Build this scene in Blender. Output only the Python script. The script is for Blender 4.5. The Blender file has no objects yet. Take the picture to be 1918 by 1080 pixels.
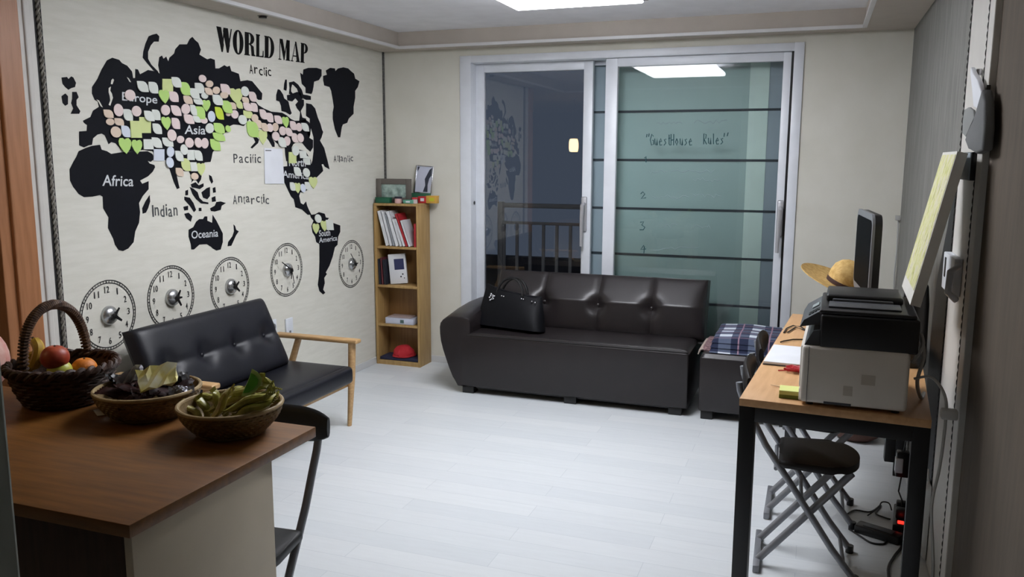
import bpy, bmesh, math, random
from mathutils import Vector, Matrix
random.seed(7)
C = bpy.context.scene.collection
PI = math.pi
# ------------------------------------------------------------------ camera model
FPX, YAW, PITCH, ROLL = 1561.7, .349058, .153892, .0040565
W, H = 1918, 1080
EYE = Vector((0, 0, 1.53))
_f = Vector((-math.sin(YAW)*math.cos(PITCH), math.cos(YAW)*math.cos(PITCH), -math.sin(PITCH)))
_r0 = Vector((math.cos(YAW), math.sin(YAW), 0)); _u0 = _r0.cross(_f)
_r = _r0*math.cos(ROLL)+_u0*math.sin(ROLL); _u = _u0*math.cos(ROLL)-_r0*math.sin(ROLL)
def P(px, py, ax, val):
    """pixel of the photograph -> point of the place on the plane ax = val"""
    d = _f+_r*((px-W/2)/FPX)+_u*((H/2-py)/FPX)
    i = 'xyz'.index(ax); t = (val-EYE[i])/d[i]
    return EYE+d*t
XL, XR, YD, ZS = -3.07, .485, 5.629, 2.303      # left wall, right wall, window wall, soffit
# ------------------------------------------------------------------ materials
def lin(c):
    return tuple(((v/255)/12.92 if v/255 <= .04045 else ((v/255+.055)/1.055)**2.4) for v in c)
MATS = {}
def mat(name, rgb, rough=.6, metal=0, spec=.5, bump=0, bscale=200, var=0, vscale=8, stretch=(1,1,1), emit=None, estr=0, coat=0, rgb2=None, space='Object', sheen=0):
    if name in MATS: return MATS[name]
    m = bpy.data.materials.new(name); m.use_nodes = True
    nt = m.node_tree; b = nt.nodes['Principled BSDF']
    col = lin(rgb)+(1,)
    b.inputs['Base Color'].default_value = col
    b.inputs['Roughness'].default_value = rough; b.inputs['Metallic'].default_value = metal
    b.inputs['Specular IOR Level'].default_value = spec
    b.inputs['Coat Weight'].default_value = coat
    if sheen: b.inputs['Sheen Weight'].default_value = sheen
    if emit:
        b.inputs['Emission Color'].default_value = lin(emit)+(1,); b.inputs['Emission Strength'].default_value = estr
    tc = nt.nodes.new('ShaderNodeTexCoord'); mp = nt.nodes.new('ShaderNodeMapping')
    nt.links.new(tc.outputs[space], mp.inputs[0]); mp.inputs['Scale'].default_value = stretch
    n2 = nt.nodes.new('ShaderNodeTexNoise'); n2.inputs['Scale'].default_value = vscale; n2.inputs['Detail'].default_value = 5
    nt.links.new(mp.outputs[0], n2.inputs['Vector'])
    mx = nt.nodes.new('ShaderNodeMix'); mx.data_type = 'RGBA'
    c2 = lin(rgb2)+(1,) if rgb2 else tuple(max(0, v*(1-(var or .06))) for v in col[:3])+(1,)
    mx.inputs[6].default_value = col; mx.inputs[7].default_value = c2
    rp = nt.nodes.new('ShaderNodeMapRange'); rp.inputs[1].default_value = .35; rp.inputs[2].default_value = .65
    nt.links.new(n2.outputs[0], rp.inputs[0]); nt.links.new(rp.outputs[0], mx.inputs[0])
    nt.links.new(mx.outputs[2], b.inputs['Base Color'])
    if bump:
        nz = nt.nodes.new('ShaderNodeTexNoise'); nz.inputs['Scale'].default_value = bscale; nz.inputs['Detail'].default_value = 4
        nt.links.new(mp.outputs[0], nz.inputs['Vector'])
        bp = nt.nodes.new('ShaderNodeBump'); bp.inputs['Strength'].default_value = bump; bp.inputs['Distance'].default_value = .004
        nt.links.new(nz.outputs[0], bp.inputs['Height']); nt.links.new(bp.outputs[0], b.inputs['Normal'])
    MATS[name] = m
    return m
def glass(name, tint=(1, 1, 1), gain=1.6):
    m = bpy.data.materials.new(name); m.use_nodes = True; nt = m.node_tree; nt.nodes.clear()
    o = nt.nodes.new('ShaderNodeOutputMaterial'); mix = nt.nodes.new('ShaderNodeMixShader')
    t = nt.nodes.new('ShaderNodeBsdfTransparent'); t.inputs[0].default_value = tint+(1,)
    g = nt.nodes.new('ShaderNodeBsdfGlossy'); g.inputs['Roughness'].default_value = .004
    fr = nt.nodes.new('ShaderNodeFresnel'); fr.inputs[0].default_value = 1.5
    mul = nt.nodes.new('ShaderNodeMath'); mul.operation = 'MULTIPLY'; mul.inputs[1].default_value = gain; mul.use_clamp = True
    nt.links.new(fr.outputs[0], mul.inputs[0]); nt.links.new(mul.outputs[0], mix.inputs[0])
    nt.links.new(t.outputs[0], mix.inputs[1]); nt.links.new(g.outputs[0], mix.inputs[2]); nt.links.new(mix.outputs[0], o.inputs[0])
    return m
def wood(name, c1, c2, stretch=(1, 12, 12), rough=.45, scale=6):
    return mat(name, c1, rough=rough, rgb2=c2, vscale=scale, stretch=stretch, bump=.08, bscale=30)
def plaid_mat():
    m = bpy.data.materials.new('plaid_wool'); m.use_nodes = True; nt = m.node_tree; b = nt.nodes['Principled BSDF']
    b.inputs['Roughness'].default_value = .9
    tc = nt.nodes.new('ShaderNodeTexCoord'); sp = nt.nodes.new('ShaderNodeSeparateXYZ'); nt.links.new(tc.outputs['Object'], sp.inputs[0])
    def stripe(axis, per, lo, off=0.):
        a = nt.nodes.new('ShaderNodeMath'); a.operation = 'MULTIPLY_ADD'; a.inputs[1].default_value = 1/per; a.inputs[2].default_value = off
        nt.links.new(sp.outputs[axis], a.inputs[0])
        f = nt.nodes.new('ShaderNodeMath'); f.operation = 'FRACT'; nt.links.new(a.outputs[0], f.inputs[0])
        l = nt.nodes.new('ShaderNodeMath'); l.operation = 'LESS_THAN'; l.inputs[1].default_value = lo; nt.links.new(f.outputs[0], l.inputs[0])
        return l
    def addn(a, b_):
        s = nt.nodes.new('ShaderNodeMath'); s.operation = 'ADD'; nt.links.new(a.outputs[0], s.inputs[0]); nt.links.new(b_.outputs[0], s.inputs[1]); return s
    s1, s2 = stripe(0, .17, .42), stripe(1, .115, .42)
    sm = addn(s1, s2)
    r = nt.nodes.new('ShaderNodeValToRGB'); r.color_ramp.interpolation = 'CONSTANT'
    dv = nt.nodes.new('ShaderNodeMath'); dv.operation = 'MULTIPLY'; dv.inputs[1].default_value = .4; nt.links.new(sm.outputs[0], dv.inputs[0])
    nt.links.new(dv.outputs[0], r.inputs[0])
    e = r.color_ramp.elements; e[0].color = lin((30, 38, 66))+(1,); e[1].position = .3; e[1].color = lin((84, 94, 116))+(1,)
    e3 = e.new(.7); e3.color = lin((205, 212, 222))+(1,)
    s3, s4 = stripe(0, .17, .05, .35), stripe(1, .115, .06, .3)
    sl = addn(s3, s4); cl = nt.nodes.new('ShaderNodeMath'); cl.operation = 'MINIMUM'; cl.inputs[1].default_value = 1; nt.links.new(sl.outputs[0], cl.inputs[0])
    mx = nt.nodes.new('ShaderNodeMix'); mx.data_type = 'RGBA'; mx.inputs[7].default_value = lin((150, 120, 135))+(1,)
    nt.links.new(cl.outputs[0], mx.inputs[0]); nt.links.new(r.outputs[0], mx.inputs[6]); nt.links.new(mx.outputs[2], b.inputs['Base Color'])
    return m
def canvas_mat():
    m = bpy.data.materials.new('painted_canvas'); m.use_nodes = True; nt = m.node_tree; b = nt.nodes['Principled BSDF']
    b.inputs['Roughness'].default_value = .7
    tc = nt.nodes.new('ShaderNodeTexCoord'); n = nt.nodes.new('ShaderNodeTexNoise'); n.inputs['Scale'].default_value = 30; n.inputs['Detail'].default_value = 8; n.inputs['Roughness'].default_value = .7
    mp = nt.nodes.new('ShaderNodeMapping'); mp.inputs['Scale'].default_value = (1, 1, .6); nt.links.new(tc.outputs['Object'], mp.inputs[0]); nt.links.new(mp.outputs[0], n.inputs['Vector'])
    r = nt.nodes.new('ShaderNodeValToRGB'); nt.links.new(n.outputs[0], r.inputs[0])
    e = r.color_ramp.elements; e[0].position = .3; e[0].color = lin((110, 108, 62))+(1,); e[1].position = .45; e[1].color = lin((205, 205, 130))+(1,)
    e2 = e.new(.58); e2.color = lin((215, 210, 190))+(1,); e3 = e.new(.66); e3.color = lin((168, 160, 130))+(1,); e4 = e.new(.75); e4.color = lin((225, 225, 160))+(1,)
    nt.links.new(r.outputs[0], b.inputs['Base Color'])
    return m
def plank_mat():
    m = bpy.data.materials.new('white_laminate'); m.use_nodes = True; nt = m.node_tree; b = nt.nodes['Principled BSDF']
    b.inputs['Roughness'].default_value = .42; b.inputs['Specular IOR Level'].default_value = .45
    tc = nt.nodes.new('ShaderNodeTexCoord'); mp = nt.nodes.new('ShaderNodeMapping')
    nt.links.new(tc.outputs['Object'], mp.inputs[0])
    br = nt.nodes.new('ShaderNodeTexBrick'); nt.links.new(mp.outputs[0], br.inputs['Vector'])
    br.inputs['Color1'].default_value = lin((222, 226, 228))+(1,); br.inputs['Color2'].default_value = lin((214, 219, 222))+(1,); br.inputs['Mortar'].default_value = lin((198, 204, 208))+(1,)
    br.inputs['Scale'].default_value = 1; br.inputs['Brick Width'].default_value = 1.1; br.inputs['Row Height'].default_value = .12; br.inputs['Mortar Size'].default_value = .0012
    n = nt.nodes.new('ShaderNodeTexNoise'); n.inputs['Scale'].default_value = 5; n.inputs['Detail'].default_value = 6
    m2 = nt.nodes.new('ShaderNodeMapping'); m2.inputs['Scale'].default_value = (1, 9, 1); nt.links.new(tc.outputs['Object'], m2.inputs[0]); nt.links.new(m2.outputs[0], n.inputs['Vector'])
    mx = nt.nodes.new('ShaderNodeMix'); mx.data_type = 'RGBA'; mx.blend_type = 'MULTIPLY'; mx.inputs[0].default_value = .12
    nt.links.new(br.outputs[0], mx.inputs[6]); nt.links.new(n.outputs[0], mx.inputs[7]); nt.links.new(mx.outputs[2], b.inputs['Base Color'])
    return m
M_floor = plank_mat()
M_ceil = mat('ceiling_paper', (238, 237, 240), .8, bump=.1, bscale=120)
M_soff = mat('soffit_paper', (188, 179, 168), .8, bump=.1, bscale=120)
M_mould = mat('cornice_white', (220, 219, 218), .5)
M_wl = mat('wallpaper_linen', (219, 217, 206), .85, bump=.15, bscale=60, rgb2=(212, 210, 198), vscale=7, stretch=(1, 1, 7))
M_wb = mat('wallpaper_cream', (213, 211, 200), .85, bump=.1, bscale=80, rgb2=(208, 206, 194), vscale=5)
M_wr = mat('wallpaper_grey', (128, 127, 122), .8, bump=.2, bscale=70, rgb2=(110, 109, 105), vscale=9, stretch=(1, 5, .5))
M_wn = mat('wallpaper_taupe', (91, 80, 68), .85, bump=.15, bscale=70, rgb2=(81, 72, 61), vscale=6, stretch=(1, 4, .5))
M_white = mat('white_frame', (222, 226, 232), .35)
M_trimw = mat('white_trim', (206, 203, 196), .5)
M_oak = wood('door_casing_wood', (168, 114, 74), (152, 100, 62), stretch=(8, 8, .7))
M_black = mat('black_plastic', (18, 18, 20), .35)
M_blacksat = mat('black_satin', (16, 17, 20), .5)
M_steel = mat('black_steel', (14, 15, 18), .45)
M_chrome = mat('chrome', (200, 200, 205), .22, metal=1); M_satin = mat('satin_handle', (196, 196, 200), .35, metal=.5)
M_grey = mat('grey_tube', (138, 140, 145), .38, metal=.45)
M_leather = mat('brown_leather', (35, 30, 31), .36, spec=.52, bump=.1, bscale=350, rgb2=(31, 27, 28), vscale=10)
M_navy = mat('navy_leather', (24, 25, 33), .42, spec=.4, bump=.1, bscale=350, rgb2=(21, 22, 29), vscale=10)
M_bag = mat('black_bag_nylon', (6, 7, 13), .6, spec=.25, bump=.15, bscale=300)
M_lovewood = wood('beech_wood', (196, 160, 112), (178, 140, 94), stretch=(2, 14, 14))
M_shelf = wood('pine_wood', (178, 146, 94), (160, 128, 78), stretch=(12, 12, 1.2), scale=4)
M_shelfb = wood('pine_back', (150, 112, 66), (134, 98, 56), stretch=(12, 12, 1.2), scale=4)
M_desk = wood('desk_wood', (208, 164, 116), (194, 150, 102), stretch=(9, 1, 9), scale=5)
M_counter = wood('counter_wood', (126, 82, 34), (104, 66, 25), stretch=(1, 9, 9), scale=5, rough=.42)
M_cab = mat('cabinet_cream', (198, 186, 164), .55)
M_dkwood = wood('dark_cabinet_wood', (74, 54, 42), (60, 43, 33), stretch=(9, 9, 1))
M_decal = mat('navy_vinyl', (9, 11, 20), .75, spec=.2, rgb2=(7, 9, 17))
M_letter = mat('white_vinyl', (205, 208, 210), .6)
M_ink = mat('black_print', (10, 10, 11), .75, spec=.2)
M_inkg = mat('grey_print', (70, 72, 74), .6)
M_paper = mat('white_paper', (226, 229, 234), .8)
M_teal = mat('frosted_teal_film', (144, 172, 168), .55, rgb2=(137, 165, 162), vscale=2)
M_slate = mat('frosted_slate_film', (138, 156, 164), .55, rgb2=(132, 150, 158), vscale=2)
M_pale = mat('pale_green_strip', (188, 214, 206), .5)
M_groove = mat('dark_groove', (32, 46, 54), .6)
M_marker = mat('marker_ink', (52, 86, 90), .8, spec=.1)
M_smear = mat('faded_marker', (140, 158, 160), .9, spec=.05)
M_glass = glass('window_glass', gain=1.5); M_glassR = glass('window_glass_clear', gain=.8)
M_dark = mat('night_render', (30, 32, 40), .9)
M_rail = mat('painted_rail', (96, 98, 100), .6)
M_wicker = mat('dark_wicker', (70, 44, 30), .6, rgb2=(46, 28, 19), vscale=40, bump=.4, bscale=150)
M_bowl = mat('bamboo_weave', (128, 104, 60), .6, rgb2=(104, 82, 46), vscale=40, bump=.4, bscale=150)
M_bowlrim = mat('bamboo_rim', (168, 146, 104), .55, rgb2=(140, 118, 80), vscale=30)
M_straw = mat('straw', (206, 172, 108), .75, rgb2=(184, 148, 84), vscale=60, bump=.5, bscale=220)
# ------------------------------------------------------------------ object helpers
def thing(name, label, cat, loc=(0, 0, 0), rz=0, group=None, kind=None):
    o = bpy.data.objects.new(name, None); C.objects.link(o); o.empty_display_size = .05
    o.location = loc; o.rotation_euler = (0, 0, rz)
    o['label'] = label; o['category'] = cat
    if group: o['group'] = group
    if kind: o['kind'] = kind
    return o
def tag(o, label, cat, group=None):
    o['label'] = label; o['category'] = cat
    if group: o['group'] = group
    return o
def rootmat(o):
    if o.parent: return rootmat(o.parent)
    return Matrix.Translation(o.location) @ Matrix.Rotation(o.rotation_euler[2], 4, 'Z')
class MB:
    def __init__(s): s.bm = bmesh.new()
    def _add(s, t, mtx=None):
        if mtx is not None: bmesh.ops.transform(t, matrix=mtx, verts=t.verts)
        me = bpy.data.meshes.new('tmp'); t.to_mesh(me); t.free(); s.bm.from_mesh(me); bpy.data.meshes.remove(me); return s
    def box(s, x0, x1, y0, y1, z0, z1, bev=0, seg=2, mtx=None):
        t = bmesh.new(); bmesh.ops.create_cube(t, size=1)
        for v in t.verts:
            v.co = Vector(((x0+x1)/2+v.co.x*(x1-x0), (y0+y1)/2+v.co.y*(y1-y0), (z0+z1)/2+v.co.z*(z1-z0)))
        if bev: bmesh.ops.bevel(t, geom=t.edges[:], offset=bev, segments=seg, profile=.5, affect='EDGES')
        return s._add(t, mtx)
    def tube(s, pts, r, n=10, close=False, caps=True, flat=1):
        pts = [Vector(p) for p in pts]; N = len(pts); rings = []
        rr = r if isinstance(r, (list, tuple)) else [r]*N
        prev = None
        for i, p in enumerate(pts):
            a = pts[(i-1) % N] if (close or i > 0) else p; b = pts[(i+1) % N] if (close or i < N-1) else p
            t = (b-a).normalized()
            if prev is None:
                up = Vector((0, 0, 1)) if abs(t.z) < .9 else Vector((1, 0, 0)); nx = t.cross(up).normalized()
            else:
                nx = (prev-t*prev.dot(t)).normalized()
            prev = nx; ny = t.cross(nx)
            rings.append([s.bm.verts.new(p+nx*(rr[i]*math.cos(2*PI*k/n))+ny*(rr[i]*flat*math.sin(2*PI*k/n))) for k in range(n)])
        for i in range(N if close else N-1):
            A, B = rings[i], rings[(i+1) % N]
            for k in range(n): s.bm.faces.new((A[k], A[(k+1) % n], B[(k+1) % n], B[k]))
        if caps and not close:
            s.bm.faces.new(rings[0][::-1]); s.bm.faces.new(rings[-1])
        return s
    def lathe(s, prof, cx=0, cy=0, cz=0, n=32, mtx=None, mod=None, cap0=True, cap1=True):
        t = bmesh.new(); rings = []
        for j, (r, z) in enumerate(prof):
            ring = []
            for k in range(n):
                a = 2*PI*k/n; q = r if not mod else r+mod(a, j)
                ring.append(t.verts.new((cx+q*math.cos(a), cy+q*math.sin(a), cz+z)))
            rings.append(ring)
        for A, B in zip(rings, rings[1:]):
            for k in range(n): t.faces.new((A[k], A[(k+1) % n], B[(k+1) % n], B[k]))
        if cap0: t.faces.new(rings[0][::-1])
        if cap1: t.faces.new(rings[-1])
        return s._add(t, mtx)
    def prism(s, pts, off):
        """polygon pts (3D, planar) extruded by vector off"""
        off = Vector(off); A = [s.bm.verts.new(Vector(p)) for p in pts]; B = [s.bm.verts.new(Vector(p)+off) for p in pts]; n = len(A)
        s.bm.faces.new(A[::-1]); s.bm.faces.new(B)
        for i in range(n): s.bm.faces.new((A[i], A[(i+1) % n], B[(i+1) % n], B[i]))
        return s
    def sphere(s, c, r, sc=(1, 1, 1), n=20, mtx=None):
        t = bmesh.new(); bmesh.ops.create_uvsphere(t, u_segments=n, v_segments=n//2+2, radius=1)
        for v in t.verts: v.co = Vector((c[0]+v.co.x*r*sc[0], c[1]+v.co.y*r*sc[1], c[2]+v.co.z*r*sc[2]))
        return s._add(t, mtx)
    def pillow(s, o, U, V, N, T, tufts=(), seams=(), n=36, m=28, p=10, q=3., shape=None):
        o, U, V, N = Vector(o), Vector(U), Vector(V), Vector(N).normalized()
        e = lambda t: max(0., 1-abs(2*t-1)**p)**(1/q)
        g = []
        for j in range(m+1):
            row = []
            for i in range(n+1):
                # denser at the border
                u = .5-.5*math.cos(PI*i/n) if 0 else i/n; v = j/m
                u = (u+ (3*u*u-2*u**3))/2; v = (v+(3*v*v-2*v**3))/2
                h = (shape(u, v) if shape else T)*e(u)*e(v)
                for (a, b, amp, rad) in tufts:
                    d2 = ((u-a)*U.length)**2+((v-b)*V.length)**2; h -= amp*math.exp(-d2/(2*rad*rad))
                for (ax, c, amp, wd) in seams:
                    dd = (u-c)*U.length if ax == 'u' else (v-c)*V.length; h -= amp*math.exp(-abs(dd)/wd)*e(u)*e(v)
                row.append(s.bm.verts.new(o+U*u+V*v+N*max(h, 0)))
            g.append(row)
        for j in range(m):
            for i in range(n): s.bm.faces.new((g[j][i], g[j][i+1], g[j+1][i+1], g[j+1][i]))
        rim = [g[0][i] for i in range(n+1)]+[g[j][n] for j in range(1, m+1)]+[g[m][i] for i in range(n-1, -1, -1)]+[g[j][0] for j in range(m-1, 0, -1)]
        s.bm.faces.new(rim[::-1])
        return s
    def xf(s, mtx): bmesh.ops.transform(s.bm, matrix=mtx, verts=s.bm.verts); return s
    def build(s, name, m, parent=None, world=True, smooth=True, angle=40):
        me = bpy.data.meshes.new(name)
        if parent is not None and world: bmesh.ops.transform(s.bm, matrix=rootmat(parent).inverted(), verts=s.bm.verts)
        bmesh.ops.recalc_face_normals(s.bm, faces=s.bm.faces)
        if parent is None and name not in NOORIG and len(s.bm.verts):
            lo = Vector([min(v.co[i] for v in s.bm.verts) for i in range(3)]); hi = Vector([max(v.co[i] for v in s.bm.verts) for i in range(3)])
            o0 = Vector(((lo.x+hi.x)/2, (lo.y+hi.y)/2, lo.z))
            for v in s.bm.verts: v.co -= o0
        else: o0 = None
        s.bm.to_mesh(me); s.bm.free()
        if smooth:
            for p in me.polygons: p.use_smooth = True
            me.set_sharp_from_angle(angle=math.radians(angle))
        me.materials.append(m)
        o = bpy.data.objects.new(name, me); C.objects.link(o)
        if o0 is not None: o.location = o0
        if parent is not None: o.parent = parent
        return o
NOORIG = set()
def struct(name, mb, m):
    NOORIG.add(name); o = mb.build(name, m, smooth=False); o['kind'] = 'structure'; return o
def text_pts(body, bold=0.):
    cu = bpy.data.curves.new('lettering', 'FONT'); cu.body = body; cu.offset = bold; cu.resolution_u = 3
    o = bpy.data.objects.new('lettering', cu); C.objects.link(o)
    dg = bpy.context.evaluated_depsgraph_get(); dg.update()
    me = bpy.data.meshes.new_from_object(o.evaluated_get(dg))
    vs = [v.co.copy() for v in me.vertices]; fs = [list(p.vertices) for p in me.polygons]
    bpy.data.objects.remove(o); bpy.data.curves.remove(cu); bpy.data.meshes.remove(me)
    x0 = min(v.x for v in vs); x1 = max(v.x for v in vs); y0 = min(v.y for v in vs); y1 = max(v.y for v in vs)
    return [((v.x-x0)/(x1-x0), (v.y-y0)/(y1-y0)) for v in vs], fs
def add_text(mb, body, fn, bold=0., lift=None):
    vs, fs = text_pts(body, bold)
    V = [mb.bm.verts.new(fn(u, v)) for u, v in vs]
    for f in fs:
        try: mb.bm.faces.new([V[i] for i in f])
        except ValueError: pass
    return mb
def wallL(y, z, d=.002): return Vector((XL+d, y, z))
def wl_px(px, py, d=.0015):
    p = P(px, py, 'x', XL); return Vector((XL+d, p.y, p.z))
# ================================================================== THE SETTING
struct('floor', MB().box(-4.6, 1.2, -2.2, YD+1.9, -.05, 0), M_floor)
def ring_ceiling():
    m = MB(); tx0, tx1, ty0, ty1 = -2.85, .205, 1.9, 5.452
    m.box(-4.6, tx0, -2.2, YD+.3, ZS, ZS+.2); m.box(tx1, 1.2, -2.2, YD+.3, ZS, ZS+.2)
    m.box(tx0, tx1, ty1, YD+.3, ZS, ZS+.2); m.box(tx0, tx1, -2.2, ty0, ZS, ZS+.2)
    return m
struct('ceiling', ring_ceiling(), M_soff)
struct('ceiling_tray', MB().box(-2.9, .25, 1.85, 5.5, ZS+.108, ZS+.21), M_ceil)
# stepped cornice round the tray
cor = MB(); tx0, tx1, ty0, ty1 = -2.85, .205, 1.9, 5.452
for (a, b, c, d) in ((tx0-.012, tx0+.012, ty0, ty1), (tx1-.012, tx1+.012, ty0, ty1), (tx0, tx1, ty1-.012, ty1+.012), (tx0, tx1, ty0-.012, ty0+.012)):
    cor.box(a, b, c, d, ZS-.006, ZS+.012)
struct('trim_1', cor, M_mould)
struct('wall_left', MB().box(XL-.12, XL, 2.575, YD+.12, 0, ZS+.05), M_wl)
ox0, ox1, oz1 = -2.449, -.125, 2.252
wbk = MB().box(XL-.12, ox0, YD, YD+.25, 0, ZS+.05).box(ox1, XR+.12, YD, YD+.25, 0, ZS+.05).box(ox0, ox1, YD, YD+.25, oz1, ZS+.05)
struct('wall_back', wbk, M_wb)
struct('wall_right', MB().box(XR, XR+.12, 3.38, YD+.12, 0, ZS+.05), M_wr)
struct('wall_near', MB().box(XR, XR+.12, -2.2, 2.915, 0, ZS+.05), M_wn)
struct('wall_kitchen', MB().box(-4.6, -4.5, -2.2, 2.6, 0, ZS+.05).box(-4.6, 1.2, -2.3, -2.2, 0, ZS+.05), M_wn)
struct('wall_alcove', MB().box(-4.5, XL-.12, 2.6, 2.7, 0, ZS+.05), mat('alcove_paint', (84, 86, 76), .8))
# right hand door jamb with beaded strips
struct('trim_2', MB().box(XR-.014, XR+.12, 3.015, 3.381, 0, ZS, .003).box(XR-.02, XR+.12, 2.915, 3.0, 0, ZS, .003).box(XR-.004, XR+.12, 2.99, 3.03, 0, ZS), M_trimw)
struct('trim_3', MB().box(XL-.02, XL+.012, 2.575, 2.612, 0, ZS, .004).box(XL-.02, XL+.02, 2.606, 2.634, 0, ZS, .006).box(XL-.02, XL+.01, 2.63, 2.662, 0, ZS, .003), M_trimw)
struct('door_casing', MB().box(XL-.14, XL+.03, 2.47, 2.575, 0, ZS, .006).box(XL-.14, XL+.015, P(13, 580, 'x', XL+.015).y, 2.475, 0, ZS, .004), M_oak)
jx = -.79
struct('trim_4', MB().box(jx-.14, jx, .53, .615, 0, ZS, .004), mat('jamb_paint', (150, 156, 146), .6))
def rope(name, y, x, n0, r=.011):
    m = MB()
    for ph in (0, PI):
        pts = [(x+r*.45*math.cos(k*1.05+ph), y+r*.55*math.sin(k*1.05+ph), .005+k*.009) for k in range(int(ZS/.009))]
        m.tube(pts, r*.5, n=5)
    o = m.build(name, n0); o['kind'] = 'structure'; return o
M_rope = mat('braided_cord', (150, 146, 136), .7, rgb2=(104, 100, 94), vscale=60); M_rope2 = mat('black_cord_trim', (40, 39, 37), .7)
struct('trim_5', MB().box(XL-.001, XL+.004, 2.666, 2.704, 0, ZS), mat('cord_backing', (34, 33, 32), .7))
NOORIG.add('trim_6'); rope('trim_6', 2.685, XL+.008, M_rope, .0105)
NOORIG.add('trim_8'); rope('trim_8', 3.398, XR-.008, M_rope2, .010)
NOORIG.add('trim_9'); rope('trim_9', 3.007, XR-.017, M_rope2, .006)
struct('trim_10', MB().box(XL-.002, XL+.012, YD-.014, YD+.002, 0, ZS), mat('corner_cord', (104, 104, 102), .7, rgb2=(60, 60, 60), vscale=90))
struct('baseboard_left', MB().box(XL, XL+.008, 2.72, YD-.014, 0, .05, .002), mat('baseboard_pvc', (206, 208, 208), .5))
struct('baseboard_back', MB().box(XL+.012, ox0, YD-.008, YD, 0, .05, .002).box(ox1, XR-.008, YD-.008, YD, 0, .05, .002), MATS['baseboard_pvc'])
struct('baseboard_right', MB().box(XR-.008, XR, 3.42, YD, 0, .05, .002), MATS['baseboard_pvc'])
# ------------------------------------------------------------------ sliding window
def yb(px, py, d): return P(px, py, 'y', YD+d)
win = MB()
win.box(ox0, ox0+.085, YD-.012, YD+.25, 0, oz1, .004).box(ox1-.06, ox1, YD-.012, YD+.25, 0, oz1, .004)
win.box(ox0+.083, ox1-.058, YD-.011, YD+.249, oz1-.05, oz1-.001, .003).box(ox0+.083, ox1-.058, YD-.011, YD+.249, 0.001, .05, .003)
NOORIG.add('window_1'); win1 = win.build('window_1', M_white); win1['kind'] = 'structure'
def sash(x0, x1, z0, z1, y, ls, rs, ts, bs, t=.045, pane=None):
    m = MB().box(x0, x0+ls, y, y+t, z0, z1, .005).box(x1-rs, x1, y, y+t, z0, z1, .005)
    m.box(x0+ls-.002, x1-rs+.002, y+.001, y+t-.001, z1-ts, z1, .004).box(x0+ls-.002, x1-rs+.002, y+.001, y+t-.001, z0, z0+bs, .004)
    s_ = m.build('sash', M_white, win1)
    if pane: MB().box(x0+ls, x1-rs, y+t*.45, y+t*.55, z0+bs, z1-ts).build('pane', pane, s_, smooth=False)
    return s_
# room-side (right) sash
sr0, sr1 = yb(1131, 300, .02).x, yb(1484, 300, .02).x
S_R = sash(sr0, sr1, .05, oz1-.052, YD+.02, .083, .085, .055, .09, pane=M_glassR)
# left sash one track behind
sl0, sl1 = ox0+.07, yb(1108, 300, .09).x
S_L = sash(sl0, sl1, .05, oz1-.05, YD+.09, .075, .066, .06, .09, pane=M_glass)
# outer sash with striped film
yo = YD+.175
so0, so1 = P(1092, 300, 'y', yo).x, ox1-.05
S_O = sash(so0, so1, .05, oz1-.05, yo-.02, .02, .03, .03, .09, t=.02)
MB().box(ox1-.075, ox1-.06, YD+.008, YD+.05, .05, oz1-.05).build('gasket', M_black, win1, smooth=False)
yf = YD+.2
def film(nm, pa, pb, m, d=0): return MB().box(P(pa, 300, 'y', yf).x, P(pb, 300, 'y', yf).x, yf-d, yf+.008, .05, oz1-.05).build(nm, m, win1, smooth=False)
film('frosted_film', 1092, 1146, M_slate); film('frosted_film', 1146, 1418, M_teal); film('frosted_film', 1418, 1475, M_slate)
# pale upright strip set slightly proud of the films
film('pale_strip', 1398, 1434, M_pale, .004)
g = MB()
for zz in (1.858, 1.527, 1.19, .866, .54, .21): g.box(so0+.03, so1-.03, yf-.0045, yf-.001, zz-.008, zz+.008)
g.build('film_groove', M_groove, win1, smooth=False)
def lever(px, py0, py1, y, nm='handle'):
    a = P(px, py0, 'y', y); b = P(px, py1, 'y', y); x = (a.x+b.x)/2
    m = MB().box(x-.02, x+.02, y-.012, y, b.z+.1, a.z, .01, 3)
    m.tube([(x, y-.01, a.z-.05), (x, y-.035, a.z-.05), (x, y-.05, a.z-.06), (x-.004, y-.052, a.z-.14), (x-.006, y-.048, b.z)], [.013, .014, .017, .015, .011], n=12)
    return m.build(nm, M_satin, S_L if px < 1200 else S_R)
lever(1094, 368, 460, YD+.09); lever(1460, 375, 472, YD+.02)
MB().lathe([(.012, 0), (.014, .004), (.009, .006)], n=14, mtx=Matrix.Translation((ox0+.0855, YD+.045, 1.212)) @ Matrix.Rotation(PI/2, 4, 'Y')).build('latch', M_black, win1)
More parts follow.
